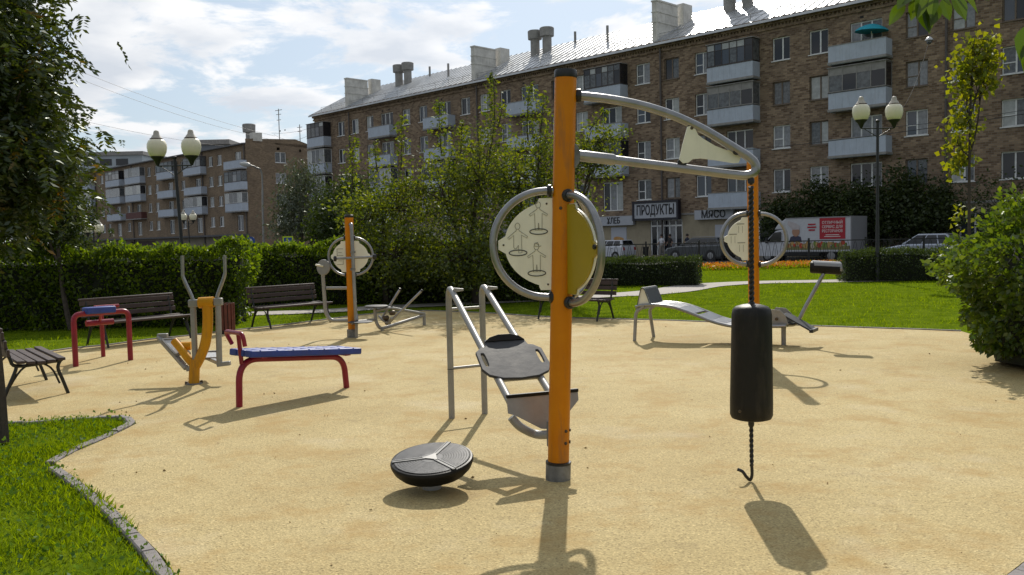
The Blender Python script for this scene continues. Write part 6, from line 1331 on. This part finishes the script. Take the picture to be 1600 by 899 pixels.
car('parked_car', 'white small estate car parked under the bread poster', 954, 3.2, van, ((-1.72, .95, 1.02), (-1.55, .45, 1.50)), 1.66, WHITEC, (-1.1, 1.2), .31)
# delivery truck
o = F(0, -4.2); s = px_to_s(1268, o, 375); loc = o + FD * s + V((0, 0, -.235)); tk = thing('delivery_truck', tuple(loc), 'white box truck with red advertisement parked before the dark bushes', 'truck', rz=math.atan2(-FD.y, -FD.x))
TW = mat('truck_white', (.55, .56, .60), .4, var=.05)
MB().box(-2.95, 1.15, -1.05, 1.05, .62, 2.66).build('cargo_box', TW, tk, local=True, smooth=False, bevel=.02)
eg = MB()
for y in (-1.06, 1.06):
    for z in (.62, 2.64): eg.box(-2.96, 1.16, y - .012, y + .012, z - .03, z + .03)
eg.box(-2.98, -2.93, -1.07, 1.07, .6, 2.68); eg.build('box_trim', mat('box_trim_grey', (.3, .3, .32), .5), tk, local=True, smooth=False)
cabp = [(1.25, .45), (1.25, 1.95), (1.55, 1.98), (1.95, 1.90), (2.55, 1.32), (3.12, 1.12), (3.28, .9), (3.3, .45), (2.95, .35), (1.6, .35)]
cm_ = MB(); n = len(cabp)
for y, sc in ((-.98, .97), (-.86, 1), (.86, 1), (.98, .97)):
    for x, z in cabp: cm_.v.append(V((x, y * (.92 if z > 1.5 else 1), z * (sc if z > 1 else 1))))
for i in range(3):
    for j in range(n): j2 = (j + 1) % n; cm_.f.append((i * n + j, i * n + j2, (i + 1) * n + j2, (i + 1) * n + j))
cm_.f += [tuple(range(n)), tuple(range(3 * n, 4 * n))[::-1]]; cm_.build('cab', TW, tk, local=True, ang=25)
fr_ = MB(); fp_ = [(1.15, 2.0), (1.15, 2.62), (1.35, 2.60), (1.75, 2.35), (2.05, 1.98)]
fr_.prism(fp_, (0, 0, 0), (1, 0, 0), (0, 0, 1), 1.7); fr_.build('wind_deflector', TW, tk, local=True, bevel=.06)
for s in (-1, 1):
    MB().prism([(1.5, 1.22), (2.5, 1.22), (2.35, 1.38), (1.95, 1.80), (1.5, 1.84)], (0, s * .985 , 0), (1, 0, 0), (0, 0, 1), .02).build('side_window', CARGLASS, tk, local=True, smooth=False)
    MB().box(2.35, 2.47, s * 1.12 - .08, s * 1.12 + .08, 1.15, 1.5).build('mirror', PLAST, tk, local=True, bevel=.02); MB().obox((3.12, s * .72, .85), V((.13, 0, 0)), V((0, .17, 0)), V((0, 0, .11))).build('headlight', CLEAR, tk, local=True, bevel=.02)
    for x in (2.45, -1.7): wheel(tk, x, s * .82, .36, .24)
    MB().box(-2.6, -2.3, s * .8 - .1, s * .8 + .1, .5, .6).build('tail_light', REDL, tk, local=True, smooth=False); MB().box(-1.0, 1.4, s * 1.0 - .02, s * 1.0 + .02, .38, .55).build('side_guard', PLAST, tk, local=True, smooth=False)
MB().add([(2.02, -.8, 1.86), (2.02, .8, 1.86), (2.53, .84, 1.36), (2.53, -.84, 1.36)], [(0, 1, 2, 3)]).build('windscreen', CARGLASS, tk, local=True, smooth=False)
for v in bpy.data.objects[tk.children[-1].name].data.vertices: v.co += V((.03, 0, .03))
MB().box(-2.8, 3.0, -.5, .5, .34, .60).build('chassis', PLAST, tk, local=True, smooth=False)
# advertisement on the side turned to the playground (local +y side)
AY = 1.066; ADR = mat('ad_red', (.42, .012, .03), .45); ADW = mat('ad_white_text', (.72, .68, .66), .5)
MB().box(-2.62, -1.04, AY, AY + .006, 1.36, 2.60).build('red_panel', ADR, tk, local=True, smooth=False)
LROT = Matrix.Rotation(R(180), 4, 'Z') @ UPR
for k_, (tx_, sz_) in enumerate((('ОТЛИЧНЫЙ', .23), ('СЕРВИС ДЛЯ', .23), ('РЕСТОРАНОВ', .23))): lettering('lettering', tx_, sz_, ADW, tk, Matrix.Translation((-1.83, AY + .009, 2.32 - k_ * .25)) @ LROT, extrude=.002, offset=.002, fit=1.25)
for z_, w_ in ((1.60, .42), (1.50, .5)): MB().box(-1.83 - w_, -1.83 + w_, AY + .006, AY + .009, z_ - .02, z_ + .02).build('small_print', ADW, tk, local=True, smooth=False)
lg = MB().lathe([(.36, 0), (.36, .004), (.345, .005)], (-.55, AY, 2.08), axis=(0, 1, 0), n=24); 
for k_ in range(3): MB().box(-.55 - (.24, .28, .20)[k_], -.55 + (.24, .28, .20)[k_], AY + .003, AY + .008, 2.20 - k_ * .17, 2.29 - k_ * .17).build('logo_line', ADR, tk, local=True, smooth=False)
# cook in the print: tall hat, face, dark collar; food along the lower edge
def pr_poly(pts, m, name, y=AY + .004):
    if name in ('printed_collar', 'printed_face', 'printed_hat'): pts = [(.62 + (a_ - .62) * 1.3 - .12, 1.2 + (b_ - 1.36) * 1.22) for a_, b_ in pts]
    MB().prism(pts, (0, y, 0), (1, 0, 0), (0, 0, 1), .005).build(name, m, tk, local=True, smooth=False)
SKINP = mat('print_skin', (.42, .23, .15), .6); HATP = mat('print_hat', (.50, .46, .47), .6, var=.1, vscale=5); COLP = mat('print_collar', (.05, .05, .09), .6)
ell = lambda cx, cz, rx, rz_, n=16: [(cx + rx * math.cos(2 * math.pi * k / n), cz + rz_ * math.sin(2 * math.pi * k / n)) for k in range(n)]
pr_poly([(.30, 1.36), (.36, 1.62), (.62, 1.70), (.86, 1.62), (.96, 1.36)], COLP, 'printed_collar'); pr_poly(ell(.60, 1.87, .19, .24), SKINP, 'printed_face', AY + .0075); pr_poly([(.42, 1.98), (.40, 2.16), (.60, 2.3), (.98, 2.42), (1.02, 2.24), (.86, 2.08), (.78, 1.98)], HATP, 'printed_hat', AY + .011)
FOOD = [mat('print_green', (.14, .20, .04), .6, var=.4, vscale=6), mat('print_tomato', (.42, .06, .03), .6, var=.3, vscale=6), mat('print_bread', (.45, .28, .10), .6, var=.3, vscale=6), mat('print_onion', (.5, .44, .34), .6, var=.2, vscale=6)]
rf_ = random.Random(4)
for k_ in range(26): pr_poly(ell(1.0 - k_ * .145, 1.0 + rf_.uniform(-.04, .14), rf_.uniform(.09, .17), rf_.uniform(.09, .20), 10), FOOD[rf_.randrange(4)], 'printed_food', AY + .004 + .0006 * (k_ % 5))
MB().box(-2.9, 1.1, AY, AY + .002, .72, .95).build('printed_ground', mat('print_field', (.20, .19, .07), .6, var=.3, vscale=4), tk, local=True, smooth=False)

# people outside the shop
SKIN = mat('skin', (.42, .25, .18), .6)
def person(loc, yaw, label, shirt, trousers, hair, arm=0.2, leg=.1):
    me = bpy.data.meshes.new('body'); J = dict(pel=(0, 0, .95), che=(0, .01, 1.25), nec=(0, .0, 1.46), hed=(0, .03, 1.58), top=(0, .02, 1.72), ls=(.17, 0, 1.40), le=(.25, -.02 + arm * .4, 1.12), lh=(.24, .06 + arm, .88), rs=(-.17, 0, 1.40), re=(-.25, -.02 - arm * .2, 1.12), rh=(-.24, .08, .88), lp=(.09, 0, .90), lk=(.10, leg * .6, .50), la=(.10, leg, .08), lt=(.11, leg + .15, .03), rp=(-.09, 0, .90), rk=(-.10, -leg * .4, .50), ra=(-.10, -leg, .08), rt=(-.11, -leg + .15, .03))
    rad = dict(pel=.15, che=.155, nec=.055, hed=.092, top=.06, ls=.06, le=.045, lh=.035, rs=.06, re=.045, rh=.035, lp=.095, lk=.06, la=.042, lt=.035, rp=.095, rk=.06, ra=.042, rt=.035)
    ks = list(J); E_ = [('pel', 'che'), ('che', 'nec'), ('nec', 'hed'), ('hed', 'top'), ('che', 'ls'), ('ls', 'le'), ('le', 'lh'), ('che', 'rs'), ('rs', 're'), ('re', 'rh'), ('pel', 'lp'), ('lp', 'lk'), ('lk', 'la'), ('la', 'lt'), ('pel', 'rp'), ('rp', 'rk'), ('rk', 'ra'), ('ra', 'rt')]
    me.from_pydata([J[k] for k in ks], [(ks.index(a), ks.index(b)) for a, b in E_], []); o = bpy.data.objects.new('body_tmp', me); link(o)
    o.modifiers.new('skin', 'SKIN'); sv = me.skin_vertices[0].data
    for i, k in enumerate(ks): sv[i].radius = (rad[k], rad[k] * (.72 if k in ('pel', 'che') else 1)); sv[i].use_root = (k == 'pel')
    o.modifiers.new('sub', 'SUBSURF').levels = 1; dg = bpy.context.evaluated_depsgraph_get(); m2 = bpy.data.meshes.new_from_object(o.evaluated_get(dg)); bpy.data.objects.remove(o)
    m2.materials.clear()
    for m in (trousers, shirt, SKIN, PLAST): m2.materials.append(m)
    for p in m2.polygons:
        z = p.center.z; x = abs(p.center.x); p.material_index = 3 if z < .10 else (0 if z < .96 and not (x > .19 and z > .8) else (2 if z > 1.46 or (x > .19 and z < 1.18) else 1)); p.use_smooth = True
    t = thing('person', tuple(loc), label, 'person', rz=yaw); b = bpy.data.objects.new('body', m2); link(b); b.parent = t
    hd = MB().lathe([(.098, -.06), (.108, .0), (.10, .06), (.06, .10), (.01, .115)], (0, -.005, 1.63), n=14); hd.build('hair', hair, t, local=True)
    MB().lathe([(.016, -.03), (.02, .0), (.012, .02)], (0, .125, 1.575), axis=(0, .3, -1), n=8).build('nose', SKIN, t, local=True)
    return t
o = F(0, -1.3); HAIR = mat('dark_hair', (.03, .02, .015), .6)
person(o + FD * px_to_s(1034, o, 390) + V((0, 0, -.11)), 2.2, 'person in a white top walking before the grocery door', mat('white_cotton', (.62, .62, .66), .8), mat('beige_trousers', (.25, .22, .19), .8), HAIR, .2, .14)
person(o + FD * px_to_s(1042, o, 390) + V((0, 0, -.11)) + FN * .4, 2.0, 'person in dark clothes walking beside the one in white', mat('dark_cotton', (.035, .03, .03), .8), mat('dark_trousers', (.03, .03, .04), .8), HAIR, .15, .12)
person(o + FD * px_to_s(1074, o, 390) + V((0, 0, -.11)), -1.2, 'person in dark blue standing behind the grey car bonnet', mat('navy_cotton', (.02, .025, .05), .8), mat('dark_trousers', (.03, .03, .04), .8), HAIR, .25, .06)
ur = F(px_to_s(1009, F(0, -1.6), 395), -1.6, -.11); tag(MB().lathe([(.16, 0), (.19, .1), (.22, .75), (.24, .8), (.20, .82), (.20, .3), (.02, .28)], ur, n=14).build('litter_urn', mat('urn_dark', (.02, .02, .022), .6), None), 'dark litter urn on the pavement left of the grocery door', 'litter bin')
